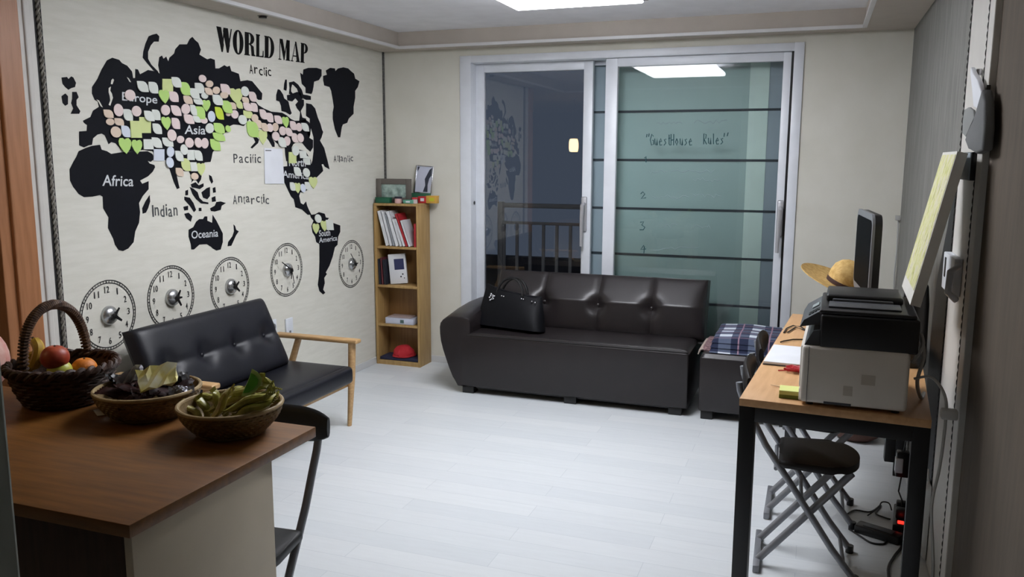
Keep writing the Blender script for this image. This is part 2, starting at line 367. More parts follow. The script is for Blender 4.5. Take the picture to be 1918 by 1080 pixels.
# marker writing on the right pane
yg = YD+.02+.045*.45-.002
def strokes(lst, m, r, nm):
    k = MB()
    for s_ in lst: k.tube([P(x, y, 'y', yg) for x, y in s_], r, n=5)
    return k.build(nm, m, S_R)
def glyphs(txt, x, y, h, adv):
    G = {'G': [[(.8, .2), (.4, 0), (0, .5), (.3, 1), (.8, .9), (.8, .55), (.5, .55)]], 'u': [[(0, .4), (.05, .9), (.4, 1), (.6, .4), (.65, 1)]],
         'e': [[(0, .7), (.6, .65), (.4, .4), (0, .7), (.2, 1), (.7, .95)]], 's': [[(.6, .45), (.1, .5), (.5, .8), (0, 1)]], 't': [[(.2, .05), (.2, .9), (.5, 1)], [(0, .4), (.5, .35)]],
         'H': [[(0, 0), (0, 1)], [(.7, 0), (.65, 1)], [(0, .55), (.7, .5)]], 'o': [[(.3, .4), (0, .7), (.3, 1), (.6, .7), (.3, .4)]], 'R': [[(0, 1), (.05, 0), (.6, .1), (.5, .45), (.05, .5), (.7, 1)]],
         'l': [[(.1, 0), (.1, 1)]], ' ': []}
    out = []
    for c in txt:
        for s_ in G[c]: out.append([(x+a*adv*.8, y-1.5*0+b*h) for a, b in s_])
        x += adv*(.55 if c in 'lt ' else .92)
    return out
w_ = glyphs('GuestHouse', 1218, 251, 21, 9.2)+glyphs('Rules', 1318, 250, 20, 9.6)
w_ += [[(1212, 251), (1211, 257)], [(1216, 250), (1215, 256)], [(1357, 249), (1356, 256)], [(1364, 248), (1362, 255)]]
w_ += [[(1207, 296), (1210, 293), (1210, 304)]]
w_ += [[(1200, 363), (1204, 359), (1208, 363), (1201, 372), (1210, 370)]]
w_ += [[(1199, 416), (1206, 415), (1202, 421), (1208, 425), (1205, 430), (1198, 430)]]
w_ += [[(1206, 459), (1200, 467), (1210, 466)], [(1207, 461), (1206, 474)]]
strokes(w_, M_marker, .0032, 'marker_writing')
sm = []
for (x0, x1, y) in ((1230, 1278, 232), (1300, 1362, 228), (1216, 1250, 322), (1256, 1338, 320), (1298, 1352, 337), (1222, 1290, 368), (1298, 1350, 367), (1240, 1268, 422), (1300, 1330, 424), (1220, 1310, 466)):
    n = 12; sm.append([(x0+(x1-x0)*k/n, y+random.uniform(-4, 4)) for k in range(n+1)])
strokes(sm, M_smear, .0022, 'wiped_writing')
# balcony outside
struct('balcony_slab', MB().box(-4, 1.2, YD+.25, YD+1.6, -.06, .0), M_dark)
struct('wall_outside', MB().box(-4.2, -4.0, YD+.25, YD+1.7, 0, 2.6).box(-4, 1.2, YD+1.9, YD+2.0, -.05, .6), M_dark)
rl = thing('balcony_railing', 'white balcony railing with slim upright bars outside the dark pane', 'railing', (-1.7, 6.9, 0))
MB().box(-2.6, -.6, 6.875, 6.925, 1.11, 1.15, .008).build('handrail', M_rail, rl)
MB().box(-2.6, -.6, 6.885, 6.915, .965, .99, .004).build('mid_rail', M_rail, rl)
MB().box(-2.6, -.6, 6.885, 6.915, .08, .105, .004).build('bottom_rail', M_rail, rl)
for k in range(17): MB().box(-2.6+k*.122, -2.575+k*.122, 6.89, 6.91, .0 if k % 8 == 0 else .1, .97).build('baluster', M_rail, rl, smooth=False)
MB().box(-2.64, -2.595, 6.87, 6.93, 0, 1.16, .004).build('post', M_rail, rl); MB().box(-.605, -.56, 6.87, 6.93, 0, 1.16, .004).build('post', M_rail, rl)
# ================================================================== LIGHTS OF THE ROOM
M_lampA = mat('lamp_diffuser', (245, 247, 255), .5, emit=(247, 249, 255), estr=22)
def ceiling_lamp(lab, x0, x1, y0, y1, np_, em):
    z1 = ZS+.108; t = thing('ceiling_light', lab, 'light', ((x0+x1)/2, (y0+y1)/2, z1))
    MB().box(x0+.12, x1-.12, y0+.12, y1-.12, z1-.054, z1, .004).build('frame', M_white, t)
    w = (y1-y0)/np_
    for k in range(np_):
        MB().box(x0, x1, y0+k*w+(.05 if k else 0), y0+(k+1)*w-(.05 if k < np_-1 else 0), z1-.088, z1-.052, .008).build('diffuser', em, t)
    MB().box(x1+.0, x1+.03, y1-.06, y1-.03, z1-.08, z1-.06).build('clip', M_black, t)
    return t
ceiling_lamp('bright white three panel ceiling light in the tray above the room', -1.585, -.895, 2.93, 4.42, 3, M_lampA)
pd = thing('pendant_lamp', 'small warm pendant lamp seen mirrored in the dark window pane', 'lamp', (-2.98, 1.0, 1.63))
MB().lathe([(.048, 0), (.06, .03), (.06, .13), (.045, .165)], -2.98, 1.0, 1.625, n=24).build('lamp_shade', mat('pendant_glow', (255, 214, 150), .5, emit=(255, 218, 158), estr=22), pd)
MB().tube([(-2.98, 1, 1.79), (-2.98, 1, ZS)], .003, n=6).build('cord', M_black, pd)
MB().lathe([(.04, -.02), (.04, 0)], -2.98, 1, ZS, n=16).build('ceiling_rose', M_white, pd)
sd = MB().lathe([(.022, -.012), (.022, -.003), (.03, 0)], P(492, 30, 'z', ZS).x, P(492, 30, 'z', ZS).y, ZS, n=16).build('ceiling_hook', M_black)
tag(sd, 'tiny dark fitting on the ceiling edge above the world map', 'ceiling fitting')
# ================================================================== WORLD MAP DECALS
def c3(pts, ox=0, oy=0, k=3.): return [(ox+x/k, oy+y/k) for x, y in pts]
MAPG = 'navy world map stickers'
def decal_mesh(mb, pts, d=.0012):
    q = [wl_px(x, y, d) for x, y in pts]
    # clean near-duplicates
    r = []
    for p in q:
        if not r or (p-r[-1]).length > .001: r.append(p)
    mb.prism(r, (-.0010, 0, 0)); return mb
def land(name, label, polys, words=(), d=.0016):
    mb = MB()
    for i, p in enumerate(polys): decal_mesh(mb, p, d+i*.00005)
    o = mb.build(name, M_decal, smooth=False); tag(o, label, 'wall sticker', MAPG)
    for (body, x0, y0, x1, y1, x2, y2, bold) in words:      # baseline start, baseline end, top-left
        k = MB(); A, B, D = wl_px(x0, y0, .0022), wl_px(x1, y1, .0022), wl_px(x2, y2, .0022)
        add_text(k, body, lambda u, v: A+(B-A)*u+(D-A)*v, bold)
        for v in k.bm.verts: v.co -= o.location
        k.build('lettering', M_letter, o, world=False, smooth=False)['label'] = 'white word '+body.replace('\n', ' ')
    return o
EU = [(172,163),(182,148),(190,130),(200,113),(210,108),(223,112),(228,118),(238,123),(247,134),(249,146),(253,146),(253,129),(258,130),(262,139),(277,131),(293,134),(299,138),(296,122),(298,107),(303,104),(306,110),(311,106),(315,115),(317,108),(326,100),(328,92),(336,83),(350,83),(355,73),(360,69),(365,75),(371,80),(376,93),(373,102),(381,107),(388,111),(394,109),(402,112),(403,128),(410,128),(420,122),(425,125),(430,123),(433,133),(447,138),(450,152),(463,150),(472,152),(482,164),(491,175),(490,187),(484,187),(476,181),(478,189),(484,197),(494,203),(508,209),(519,210),(528,211),(537,216),(545,223),(552,226),(562,226),(572,224),(579,229),(582,238),(581,252),(576,254),(575,244),(580,246),(579,258),(586,262),(586,276),(581,284),(574,278),(566,268),(558,264),(549,270),(546,276),(545,283),(542,292),(541,300),(536,302),(534,290),(533,275),(526,273),(518,268),(512,262),(508,255),(500,248),(493,243),(480,238),(474,232),(467,222),(462,230),(456,236),(448,234),(437,233),(428,237),(425,246),(417,252),(410,262),(405,270),(402,280),(398,285),(396,296),(394,303),(383,304),(378,312),(378,325),(376,336),(371,344),(368,338),(363,336),(358,342),(360,334),(355,324),(352,318),(345,320),(336,318),(330,318),(331,330),(334,344),(336,352),(331,354),(325,340),(319,322),(316,312),(310,300),(296,298),(290,290),(285,283),(276,282),(268,280),(254,284),(240,284),(229,283),(222,275),(216,268),(208,266),(203,270),(199,260),(196,253),(190,250),(182,252),(174,259),(172,271),(166,272),(157,276),(148,272),(148,246),(162,245),(163,234),(157,230),(155,226),(169,219),(174,207),(185,200),(183,190),(177,187),(172,175)]
EU_in = [(206,188),(203,196),(206,198),(211,183),(209,175),(206,170),(207,162),(203,165),(203,173),(205,180)]
land('eurasia_sticker', 'navy sticker of Europe and Asia crowded with paper notes', [EU],
     (('Europe', 228, 193, 294, 199, 228, 172, .012), ('Asia', 345, 251, 384, 252, 346, 234, .012)))
# strait cut out in wall colour is an opening in the vinyl: thin inlay strips of the wallpaper tone
for poly in (EU_in, [(208,150),(211,147),(213,150),(210,158),(207,157)], [(237,144),(241,147),(245,154),(242,153)], [(180,186),(185,188),(192,201),(188,199),(184,191)]):
    k = MB(); decal_mesh(k, poly, .0019)
    o = k.build('inland_sea', M_wl, None, smooth=False); o.parent = bpy.data.objects['eurasia_sticker']; o.location = o.location-bpy.data.objects['eurasia_sticker'].location
land('island_sticker', 'thin curved navy island sticker arching above northern Asia', [[(285,65),(293,63),(298,68),(297,78),(288,78),(282,85),(277,97),(277,110),(283,121),(295,133),(297,137),(287,132),(275,118),(267,108),(268,97),(272,82),(278,68)]])
land('island_sticker', 'navy heart-like island sticker at the top left of the map', [[(115,145),(125,144),(128,148),(133,143),(137,145),(142,155),(140,163),(133,165),(128,168),(122,163),(117,157)]])
land('island_sticker', 'small oval navy island sticker left of the tall notched island', [[(115,180),(122,175),(127,180),(127,195),(122,198),(117,193)]])
land('island_sticker', 'tall notched navy island sticker beside Scandinavia', [[(135,172),(143,172),(147,182),(143,187),(143,197),(150,208),(148,213),(132,213),(137,203),(133,193),(135,185)]])
land('africa_sticker', 'navy sticker of Africa with a white word on it', [[(160,277),(172,273),(187,271),(190,280),(200,283),(208,288),(227,285),(250,284),(276,283),(285,288),(289,297),(282,303),(276,301),(280,306),(289,309),(290,313),(286,321),(277,330),(262,338),(266,344),(278,339),(278,354),(267,367),(260,380),(262,397),(260,417),(253,433),(250,453),(240,465),(230,470),(222,468),(215,458),(212,447),(202,427),(203,407),(193,390),(192,368),(187,365),(173,368),(157,369),(147,363),(137,350),(131,338),(130,317),(137,303),(143,293),(147,283)]],
     (('Africa', 191, 348, 249, 349, 192, 327, .012),))
land('island_sticker', 'narrow navy island sticker off the south-east coast of Africa', [[(280,365),(281,377),(277,390),(273,398),(267,400),(266,390),(272,377)]])
land('oceania_sticker', 'navy sticker of Australia with a white word on it', [[(353,430),(362,425),(367,415),(373,410),(380,410),(383,405),(388,405),(388,413),(397,417),(398,402),(405,413),(410,423),(417,437),(417,453),(413,467),(405,469),(398,465),(395,462),(387,457),(373,458),(363,467),(358,467),(357,457),(353,443)]],
     (('Oceania', 358, 447, 408, 443, 358, 432, .012),))
land('island_sticker', 'crooked slim navy island sticker to the right of Australia', [[(437,420),(440,423),(442,430),(447,433),(442,440),(433,460),(426,461),(427,453),(435,442),(438,433)]])
isl = [('curved navy strip sticker, longest of the islands above Australia', [(355,350),(362,353),(370,360),(373,370),(380,377),(390,379),(390,382),(377,381),(367,373),(360,363)]),
 ('blocky navy island sticker right of the long curved strip', [(377,360),(387,352),(393,350),(393,367),(388,373),(380,370)]),
 ('slanting navy island sticker at the left of the island chain', [(345,368),(355,370),(362,380),(367,393),(363,397),(355,385),(345,374)]),
 ('tiny upright navy island sticker left of the long curved strip', [(347,357),(352,355),(352,365),(347,366)]),
 ('tiny round navy island sticker below the slanting island', [(343,387),(352,385),(352,393),(345,394)]),
 ('tiny square navy island sticker above Australia', [(372,389),(377,389),(377,395),(372,395)]),
 ('rounded navy island sticker left of Australia', [(345,400),(353,398),(360,405),(357,415),(348,408)]),
 ('small navy island sticker right of the blocky island', [(398,352),(403,350),(404,360),(399,361)]),
 ('squarish navy island sticker above the bird-shaped island', [(396,370),(403,367),(404,377),(397,378)]),
 ('bird-shaped navy island sticker above the right side of Australia', [(393,390),(402,385),(405,378),(413,377),(423,380),(415,385),(413,393),(402,396),(395,395)]),
 ('short navy island sticker below the South-East Asian coast', [(391,327),(396,330),(399,340),(396,344),(392,336)]),
 ('forked navy island sticker just under the lowest notes of Asia', [(357,345),(366,341),(372,347),(381,343),(381,349),(374,354),(366,352),(359,351)])]
for lb, p in isl: land('island_sticker', lb, [p])
land('greenland_sticker', 'large navy sticker of Greenland at the top right of the map', [[(605,142),(612,140),(610,132),(618,127),(627,128),(628,133),(633,128),(643,126),(652,128),(657,133),(663,138),(665,147),(673,152),(670,163),(665,170),(665,183),(662,200),(662,213),(653,222),(650,230),(642,233),(640,238),(637,257),(633,257),(627,242),(623,223),(623,210),(625,200),(623,187),(620,170),(617,163),(607,160),(605,150)]])
land('island_sticker', 'chunky navy island sticker left of Greenland', [[(562,136),(567,140),(568,130),(577,127),(593,127),(602,130),(602,142),(597,150),(588,153),(587,162),(585,172),(583,176),(572,174),(572,164),(565,157)]])
land('island_sticker', 'navy bar island sticker under the chunky island', [[(568,177),(575,178),(582,180),(582,187),(573,187),(567,184)]])
land('island_sticker', 'slim upright navy island sticker at the left of the Arctic islands', [[(534,149),(537,149),(537,164),(536,170),(531,168),(532,157)]])
land('island_sticker', 'branching navy island sticker left of the bar island', [[(541,154),(547,153),(550,152),(558,158),(565,168),(568,178),(566,186),(562,180),(558,172),(556,166),(550,160),(547,158),(545,165),(545,176),(541,176),(542,165)]])
land('island_sticker', 'ragged navy island sticker in the middle of the Arctic islands', [[(537,178),(543,177),(545,171),(548,175),(556,172),(563,174),(565,186),(569,187),(569,197),(563,208),(566,220),(573,222),(573,228),(560,228),(562,210),(556,203),(553,196),(558,190),(553,184),(547,190),(538,188)]])
land('island_sticker', 'large navy island sticker pointing up at the left of northern Canada', [[(520,167),(524,168),(530,177),(532,184),(540,190),(543,203),(546,212),(543,215),(535,210),(527,208),(526,198),(523,190),(517,188),(517,178)]])
land('america_sticker', 'navy sticker of North and Central America with white words on it', [
   [(573,193),(583,195),(590,203),(595,220),(600,232),(603,243),(605,247),(602,257),(599,263),(607,277),(613,300),(617,317),(608,312),(605,307),(602,308),(604,314),(605,320),(593,332),(585,334),(583,332),(582,310),(585,300),(587,283),(587,257),(580,233),(580,222),(573,217)],
   [(537,273),(545,273),(547,285),(560,280),(572,283),(582,300),(584,325),(591,330),(590,333),(587,347),(573,357),(567,360),(562,360),(560,367),(563,380),(568,383),(573,377),(575,385),(578,392),(581,402),(576,402),(565,392),(553,388),(550,373),(545,368),(541,360),(533,343),(528,330),(527,312),(538,311),(537,290)]],
   (('North', 541, 311, 572, 312, 541, 296, .014), ('America', 529, 332, 578, 336, 529, 319, .014)))
land('america_sticker', 'navy sticker of South America with white words on it', [[(578,392),(583,402),(590,401),(597,397),(608,400),(610,407),(616,408),(612,413),(618,415),(623,417),(637,422),(637,434),(633,443),(632,458),(627,463),(623,480),(617,497),(610,510),(612,513),(607,520),(608,530),(605,542),(609,548),(605,551),(598,545),(595,533),(597,517),(598,490),(598,457),(592,453),(590,443),(585,435),(583,423),(587,413),(582,407)]],
   (('South', 597, 443, 618, 441, 597, 431, .016), ('America', 597, 455, 631, 450, 597, 445, .016)))
land('peninsula_sticker', 'hooked navy peninsula sticker above the word Pacific', [[(463,232),(468,236),(475,252),(485,261),(483,268),(472,278),(469,276),(478,266),(474,257),(466,243)]])
land('peninsula_sticker', 'short navy peninsula sticker above the white sheet', [[(498,246),(507,248),(509,258),(514,267),(514,275),(510,275),(503,263),(499,258)]])
# title, letters with heavy stems and thin hairlines
def title():
    t = thing('map_title', 'large black WORLD MAP lettering above the map', 'wall lettering', wl_px(490, 80, 0))
    A, B, D, E_ = wl_px(406, 96, .0018), wl_px(578, 119, .0018), wl_px(405, 49, .0018), wl_px(579, 83, .0018)
    def pos(u, v): return A+(B-A)*u+((D-A)*(1-u)+(E_-B)*u)*v
    S = {'W': (1.25, [[(0, 1), (.3, 1), (.46, .3), (.38, 0), (.3, 0)], [(.46, 1), (.74, 1), (.86, .32), (.76, 0), (.66, 0), (.42, .86)], [(.94, 1), (1.0, 1), (.76, 0), (.7, .12)], [(.52, .95), (.46, .98), (.34, .05), (.38, .0)]]),
         'L': (.72, [[(.05, 0), (.42, 0), (.42, 1), (.05, 1)], [(.42, 0), (.98, 0), (.98, .3), (.9, .3), (.84, .07), (.42, .05)], [(0, .94), (.5, .94), (.5, 1), (0, 1)], [(0, 0), (.2, 0), (.2, .05), (0, .05)]]),
         'M': (1.2, [[(.08, 0), (.13, 0), (.13, 1), (.08, 1)], [(.08, 1), (.32, 1), (.56, .3), (.48, 0), (.44, 0)], [(.5, .02), (.56, .3), (.74, 1), (.66, 1), (.48, .2)], [(.66, 0), (.92, 0), (.92, 1), (.66, 1)], [(.6, 0), (.98, 0), (.98, .05), (.6, .05)], [(0, 0), (.22, 0), (.22, .05), (0, .05)]]),
         'A': (.95, [[(.42, 1), (.55, 1), (.98, 0), (.66, 0)], [(.5, 1), (.46, 1), (.08, 0), (.14, 0)], [(.2, .25), (.75, .25), (.75, .31), (.2, .31)], [(0, 0), (.26, 0), (.26, .05), (0, .05)], [(.56, 0), (1, 0), (1, .05), (.56, .05)]])}
    def arc(cx, cy, rx, ry, a0, a1, n=14): return [(cx+rx*math.cos(a0+(a1-a0)*k/n), cy+ry*math.sin(a0+(a1-a0)*k/n)) for k in range(n+1)]
    S['O'] = (.95, [arc(.5, .5, .48, .52, PI/2, 3*PI/2)+arc(.5, .5, .14, .46, 3*PI/2, PI/2), arc(.5, .5, .48, .52, -PI/2, PI/2)+arc(.5, .5, .14, .46, PI/2, -PI/2)])
    S['D'] = (.98, [[(.05, 0), (.4, 0), (.4, 1), (.05, 1)], arc(.42, .5, .54, .5, -PI/2, PI/2)+arc(.42, .5, .22, .45, PI/2, -PI/2), [(0, 0), (.1, 0), (.1, .05), (0, .05)], [(0, .95), (.1, .95), (.1, 1), (0, 1)]])
    bowl = arc(.42, .74, .48, .26, -PI/2, PI/2)+arc(.42, .74, .16, .21, PI/2, -PI/2)
    S['P'] = (.86, [[(.05, 0), (.42, 0), (.42, 1), (.05, 1)], bowl, [(0, 0), (.52, 0), (.52, .05), (0, .05)], [(0, .95), (.1, .95), (.1, 1), (0, 1)]])
    S['R'] = (.98, [[(.05, 0), (.4, 0), (.4, 1), (.05, 1)], bowl, [(.42, .5), (.55, .52), (.84, .42), (.9, .08), (1, .04), (.98, 0), (.66, 0), (.58, .42)], [(0, 0), (.48, 0), (.48, .05), (0, .05)]])
    word = 'WORLD MAP'; tot = sum(S[c][0]+.06 if c != ' ' else .34 for c in word); x = 0
    for c in word:
        if c == ' ': x += .34; continue
        w, ps = S[c]; k = MB()
        for i, p in enumerate(ps):
            k.prism([pos((x+a*w)/tot, b)+Vector((.00005*i, 0, 0)) for a, b in p], (-.0015, 0, 0))
        k.build('letter', M_ink, t, smooth=False); x += w+.06
title()
def word(body, p0, p1, ht, label, m=M_ink, jit=0):
    """letters hop up and down along the wall; p0-p1 baseline in the photograph, ht height in metres"""
    A, B = wl_px(*p0, .0016), wl_px(*p1, .0016); t = thing('ocean_lettering', label, 'wall lettering', (XL, (A.y+B.y)/2, A.z))
    n = len(body); tot = sum(.45 if c in 'ilftI' else 1 for c in body); x = 0
    for i, c in enumerate(body):
        w = .45 if c in 'ilftI' else 1
        u0, u1 = (x+.12)/tot, (x+w*.86)/tot; x += w
        a, b = A+(B-A)*u0, A+(B-A)*u1; dz = (jit*(.5 if i % 2 else -.3))
        k = MB(); tall = c.isupper() or c in 'iftld'
        hh = ht*(1 if tall else .72)
        add_text(k, c, lambda u, v: a+(b-a)*u+Vector((0, 0, hh*v+dz)), .006)
        k.build('letter', m, t, world=True, smooth=False)
word('Arctic', (466, 137), (509, 144), .052, 'black word Arctic under the map title', jit=.006)
word('Pacific', (436, 305), (490, 305), .05, 'black word Pacific beside the white sheet', M_inkg)
word('Indian', (284, 405), (334, 405), .058, 'black word Indian between Africa and the islands', M_inkg, jit=.008)
word('Antarctic', (435, 381), (505, 381), .05, 'black word Antarctic right of the island chain', M_inkg, jit=.012)
word('Atlantic', (624, 303), (662, 303), .045, 'black word Atlantic right of North America', M_inkg, jit=.008)
sh = thing('paper_sheet', 'blank white sheet of paper taped up beside the word Pacific', 'paper', wl_px(512, 345, 0))
q = [wl_px(494, 277, .003), wl_px(528, 279, .004), wl_px(531, 344, .006), wl_px(495, 344, .005)]
MB().prism(q, (-.0006, 0, 0)).build('sheet', M_paper, sh, smooth=False)
q = [wl_px(496, 281, .0045), wl_px(507, 281, .0045), wl_px(507, 282.5, .0045), wl_px(496, 282.5, .0045)]
MB().prism(q, (-.0003, 0, 0)).build('printed_line', M_inkg, sh, smooth=False)
# ------------------------------------------------------------------ paper notes
NC = {'W': ('white', (214, 218, 210)), 'P': ('pale pink', (222, 204, 200)), 'T': ('peach', (214, 194, 174)), 'G': ('green', (176, 210, 118)), 'Y': ('yellow-green', (202, 212, 146)), 'B': ('bluish white', (206, 213, 224)), 'L': ('lime', (188, 208, 62))}
NM = {k: mat('note_paper_'+v[0].replace(' ', '_'), v[1], .8) for k, v in NC.items()}
NOTES = '''265,162,W,l,20,21;286,164,W,l,18,22;313,160,Y,s,20,25;329,154,W,l,18,20;305,181,G,h,20,26;324,181,P,l,18,20;242,178,P,o,20,21;201,213,T,l,18,16;220,206,P,o,18,24;239,215,W,l,18,22;254,208,P,o,18,20;277,217,W,l,18,20;291,215,W,l,16,20;308,206,P,o,17,20;328,207,P,l,18,20;205,228,T,o,16,13;222,228,T,l,18,14;252,242,Y,s,20,32;271,234,Y,s,22,30;293,241,W,l,17,20;309,231,G,h,18,25;328,231,P,l,16,21;215,247,T,o,20,21;234,246,B,l,17,22;232,273,G,h,24,30;255,275,G,h,20,27;276,270,W,s,18,19;292,267,W,l,18,20;313,266,W,l,20,17;320,253,P,o,17,22;297,290,B,s,20,22;318,284,B,o,14,20;316,304,B,o,14,20;337,261,P,o,14,14;353,267,P,o,16,19;343,280,W,o,14,20;334,292,W,l,15,20;369,267,P,o,14,19;383,268,P,o,14,20;357,290,W,s,14,19;370,291,W,l,15,20;347,308,Y,l,18,24;361,312,W,s,12,17;375,317,Y,h,17,24;335,322,T,l,15,16;363,330,T,o,14,13;402,271,G,l,19,22;408,256,G,l,22,16;392,240,W,o,16,19;409,240,G,l,20,20;425,241,G,o,10,13;345,166,G,l,19,25;377,147,P,o,14,14;391,157,T,o,14,13;373,165,W,l,18,20;389,171,T,l,14,14;404,169,T,o,14,14;421,167,P,l,18,20;362,175,W,l,17,20;382,179,W,o,13,12;418,178,T,o,15,13;351,187,T,l,17,16;369,189,W,l,17,14;440,180,Y,h,26,30;406,187,W,l,19,20;457,171,W,o,15,19;472,181,P,l,14,19;347,204,P,o,17,20;361,206,W,l,12,20;374,211,G,l,18,24;385,198,G,h,16,22;409,212,L,l,15,24;423,200,G,l,18,24;435,198,T,l,14,13;447,196,Y,l,12,15;459,187,T,l,13,11;395,218,B,o,14,21;352,223,P,l,19,18;366,223,W,l,13,13;380,225,P,o,14,13;438,214,P,o,14,16;427,213,T,o,10,9;452,224,W,o,16,18;462,200,P,l,16,16;475,201,P,l,13,17;464,214,Y,l,18,15;476,221,T,o,13,15;472,242,G,l,22,30;491,257,Y,h,17,28;491,214,P,l,13,19;505,220,P,l,13,18;520,224,P,l,14,16;533,229,G,h,13,21;482,232,T,l,15,16;494,238,T,l,12,16;504,239,P,o,12,16;515,238,T,o,12,16;528,245,P,o,13,17;539,247,P,l,13,16;548,235,P,l,12,17;559,238,P,o,12,16;570,238,W,l,13,16;515,255,P,o,14,17;526,266,W,l,14,19;537,264,P,o,13,18;551,258,P,l,12,18;561,258,P,o,12,17;552,282,W,o,13,19;547,295,Y,s,14,21;566,289,W,s,13,14;574,300,W,l,13,17;556,321,W,l,13,17;572,323,W,o,13,17;547,349,W,l,10,16;556,352,Y,h,13,20;566,352,B,o,10,16;576,348,W,l,12,15;585,342,Y,h,16,22;594,409,W,o,12,16;591,428,Y,h,13,20;606,423,Y,h,13,20;616,421,W,s,13,19'''
N = []
for s_ in NOTES.split(';'):
    x, y, c, sh_, w, h = s_.split(','); N.append([float(x), float(y), c, sh_, float(w)*1.0, float(h)*1.0])
ORD = ['first', 'second', 'third', 'fourth', 'fifth', 'sixth', 'seventh', 'eighth', 'ninth', 'tenth', 'eleventh', 'twelfth', 'thirteenth', 'fourteenth', 'fifteenth', 'sixteenth', 'seventeenth', 'eighteenth', 'nineteenth', 'twentieth']
def region(x, y):
    if y > 395: return 'South America'
    if x > 540 and y > 272: return 'North America'
    if x > 481: return 'Alaska side'
    if x < 302: return 'European side'
    return 'Asian side'
CARD = ['one', 'two', 'three', 'four', 'five', 'six', 'seven', 'eight', 'nine', 'ten', 'eleven', 'twelve']
reg = {}
for n in N: reg.setdefault(region(n[0], n[1]), []).append(n)
SHN = {'l': 'leaf-shaped', 'o': 'round', 's': 'square', 'h': 'heart-shaped'}
def note_shape(k):
    if k == 'o': return [(.5+.5*math.cos(a*PI/8), .5+.5*math.sin(a*PI/8)) for a in range(16)]
    if k == 's': return [(0, 0), (1, 0), (1, 1), (0, 1)]
    if k == 'l': return [(1, 0), (1, .35), (.95, .65), (.8, .88), (.6, .98), (.35, 1), (0, 1), (0, .65), (.05, .35), (.2, .12), (.4, .02), (.65, 0)]
    return [(.55, 0), (.85, .3), (1, .6), (.97, .85), (.8, 1), (.6, .97), (.5, .9), (.35, 1), (.12, .98), (0, .8), (.05, .55), (.25, .25)]
zi = 0
for rg, ns in reg.items():
    ns.sort(key=lambda n: -P(n[0], n[1], 'x', XL).z)
    rows, cur, z0 = [], [], None
    for n in ns:
        z = P(n[0], n[1], 'x', XL).z
        if z0 is not None and z0-z > .05: rows.append(cur); cur = []; z0 = None
        if z0 is None: z0 = z
        cur.append(n)
    if cur: rows.append(cur)
    for ri, row in enumerate(rows):
        row.sort(key=lambda n: n[0])
        for ci, n in enumerate(row):
            x, y, c, k, w, h = n; zi += 1
            d0 = .0030+.0007*(zi % 5)
            pts = note_shape(k); cx, cy = x, y
            p0 = wl_px(x-w/2, y+h/2, d0); pu = wl_px(x+w/2, y+h/2, d0); pv = wl_px(x-w/2, y-h/2, d0)
            mb = MB(); q = [p0+(pu-p0)*a+(pv-p0)*b+Vector((.004*(1-b)*(zi % 3), 0, 0)) for a, b in pts]
            mb.prism(q, (-(d0-.0018), 0, 0))
            o = mb.build('paper_note', NM[c], smooth=False)
            if len(row) == 1: pl = 'alone in note row %s, %s' % (CARD[ri], rg)
            else: pl = '%s from left in note row %s, %s' % (ORD[ci], CARD[ri], rg)
            lab = '%s %s note, %s' % (NC[c][0], SHN[k], pl)
            tag(o, lab, 'paper note', 'paper notes stuck on the world map')
# ------------------------------------------------------------------ wall clocks
M_hub = mat('clock_hub_silver', (188, 190, 192), .25, metal=.85)
M_dialc = mat('clock_print', (40, 42, 44), .6)
def clock(cpx, rpx, lab, hands, small, ht=.165, hub=True):
    c = wl_px(*cpx, 0); cy, cz = c.y, c.z
    t = thing('wall_clock', lab, 'clock', (XL, cy, cz), group='dial clocks under the world map')
    R = ht
    def pt(r, a, d=.002): return wallL(cy+r*math.sin(a), cz+r*math.cos(a), d)
    k = MB()
    for r in (R, R*.925):
        n = 72; ro, ri = r+.0022, r-.0022
        vo = [k.bm.verts.new(pt(ro, 2*PI*i/n)) for i in range(n)]; vi = [k.bm.verts.new(pt(ri, 2*PI*i/n)) for i in range(n)]
        for i in range(n): k.bm.faces.new((vo[i], vo[(i+1) % n], vi[(i+1) % n], vi[i]))
    for i in range(60):
        a = 2*PI*i/60; da = .016 if i % 5 == 0 else .009
        k.bm.faces.new([k.bm.verts.new(v) for v in (pt(R*.93, a-da), pt(R*.93, a+da), pt(R, a+da), pt(R, a-da))])
    k.build('dial_ring', M_dialc, t, smooth=False)
    k = MB()
    for h in range(1, 13):
        a = 2*PI*h/12; q = pt(R*.74, a); s_ = str(h); hh = R*.19; ww = R*.09*(1 if len(s_) == 1 else 1.9)*(.5 if s_ == '1' else 1)
        add_text(k, s_, lambda u, v: q+Vector((0, (u-.5)*ww, (v-.5)*hh)), .01)
    k.build('numerals', M_dialc, t, smooth=False)
    hr = R*(.27 if not small else .26)
    mt = Matrix.Translation((XL, cy, cz)) @ Matrix.Rotation(PI/2, 4, 'Y')
    MB().lathe([(hr, 0), (hr, .012), (hr*.86, .022), (hr*.5, .03), (.012, .033)], n=28, mtx=mt).build('hub', M_hub, t)
    for (a, L, w) in hands:
        A = pt(-L*.15, a, .037); B = pt(L, a, .037); s = Vector((0, math.cos(a), -math.sin(a)))*w
        MB().prism([A-s, A+s, B+s*.55, B-s*.55], (.002, 0, 0)).build('hand', M_black, t, smooth=False)
    MB().lathe([(.012, .03), (.012, .041), (.006, .043)], n=14, mtx=mt).build('hand_cap', M_black, t)
clock((203, 590), 0, 'leftmost printed wall clock, its silver hub above the fruit basket', [(.75, .045, .008), (2.2, .05, .009), (-2.1, .03, .007)], False, .163)
clock((321, 557), 0, 'printed wall clock second from the left, partly behind the love seat', [(.6, .045, .009), (2.6, .05, .009), (1.6, .035, .008)], False, .163)
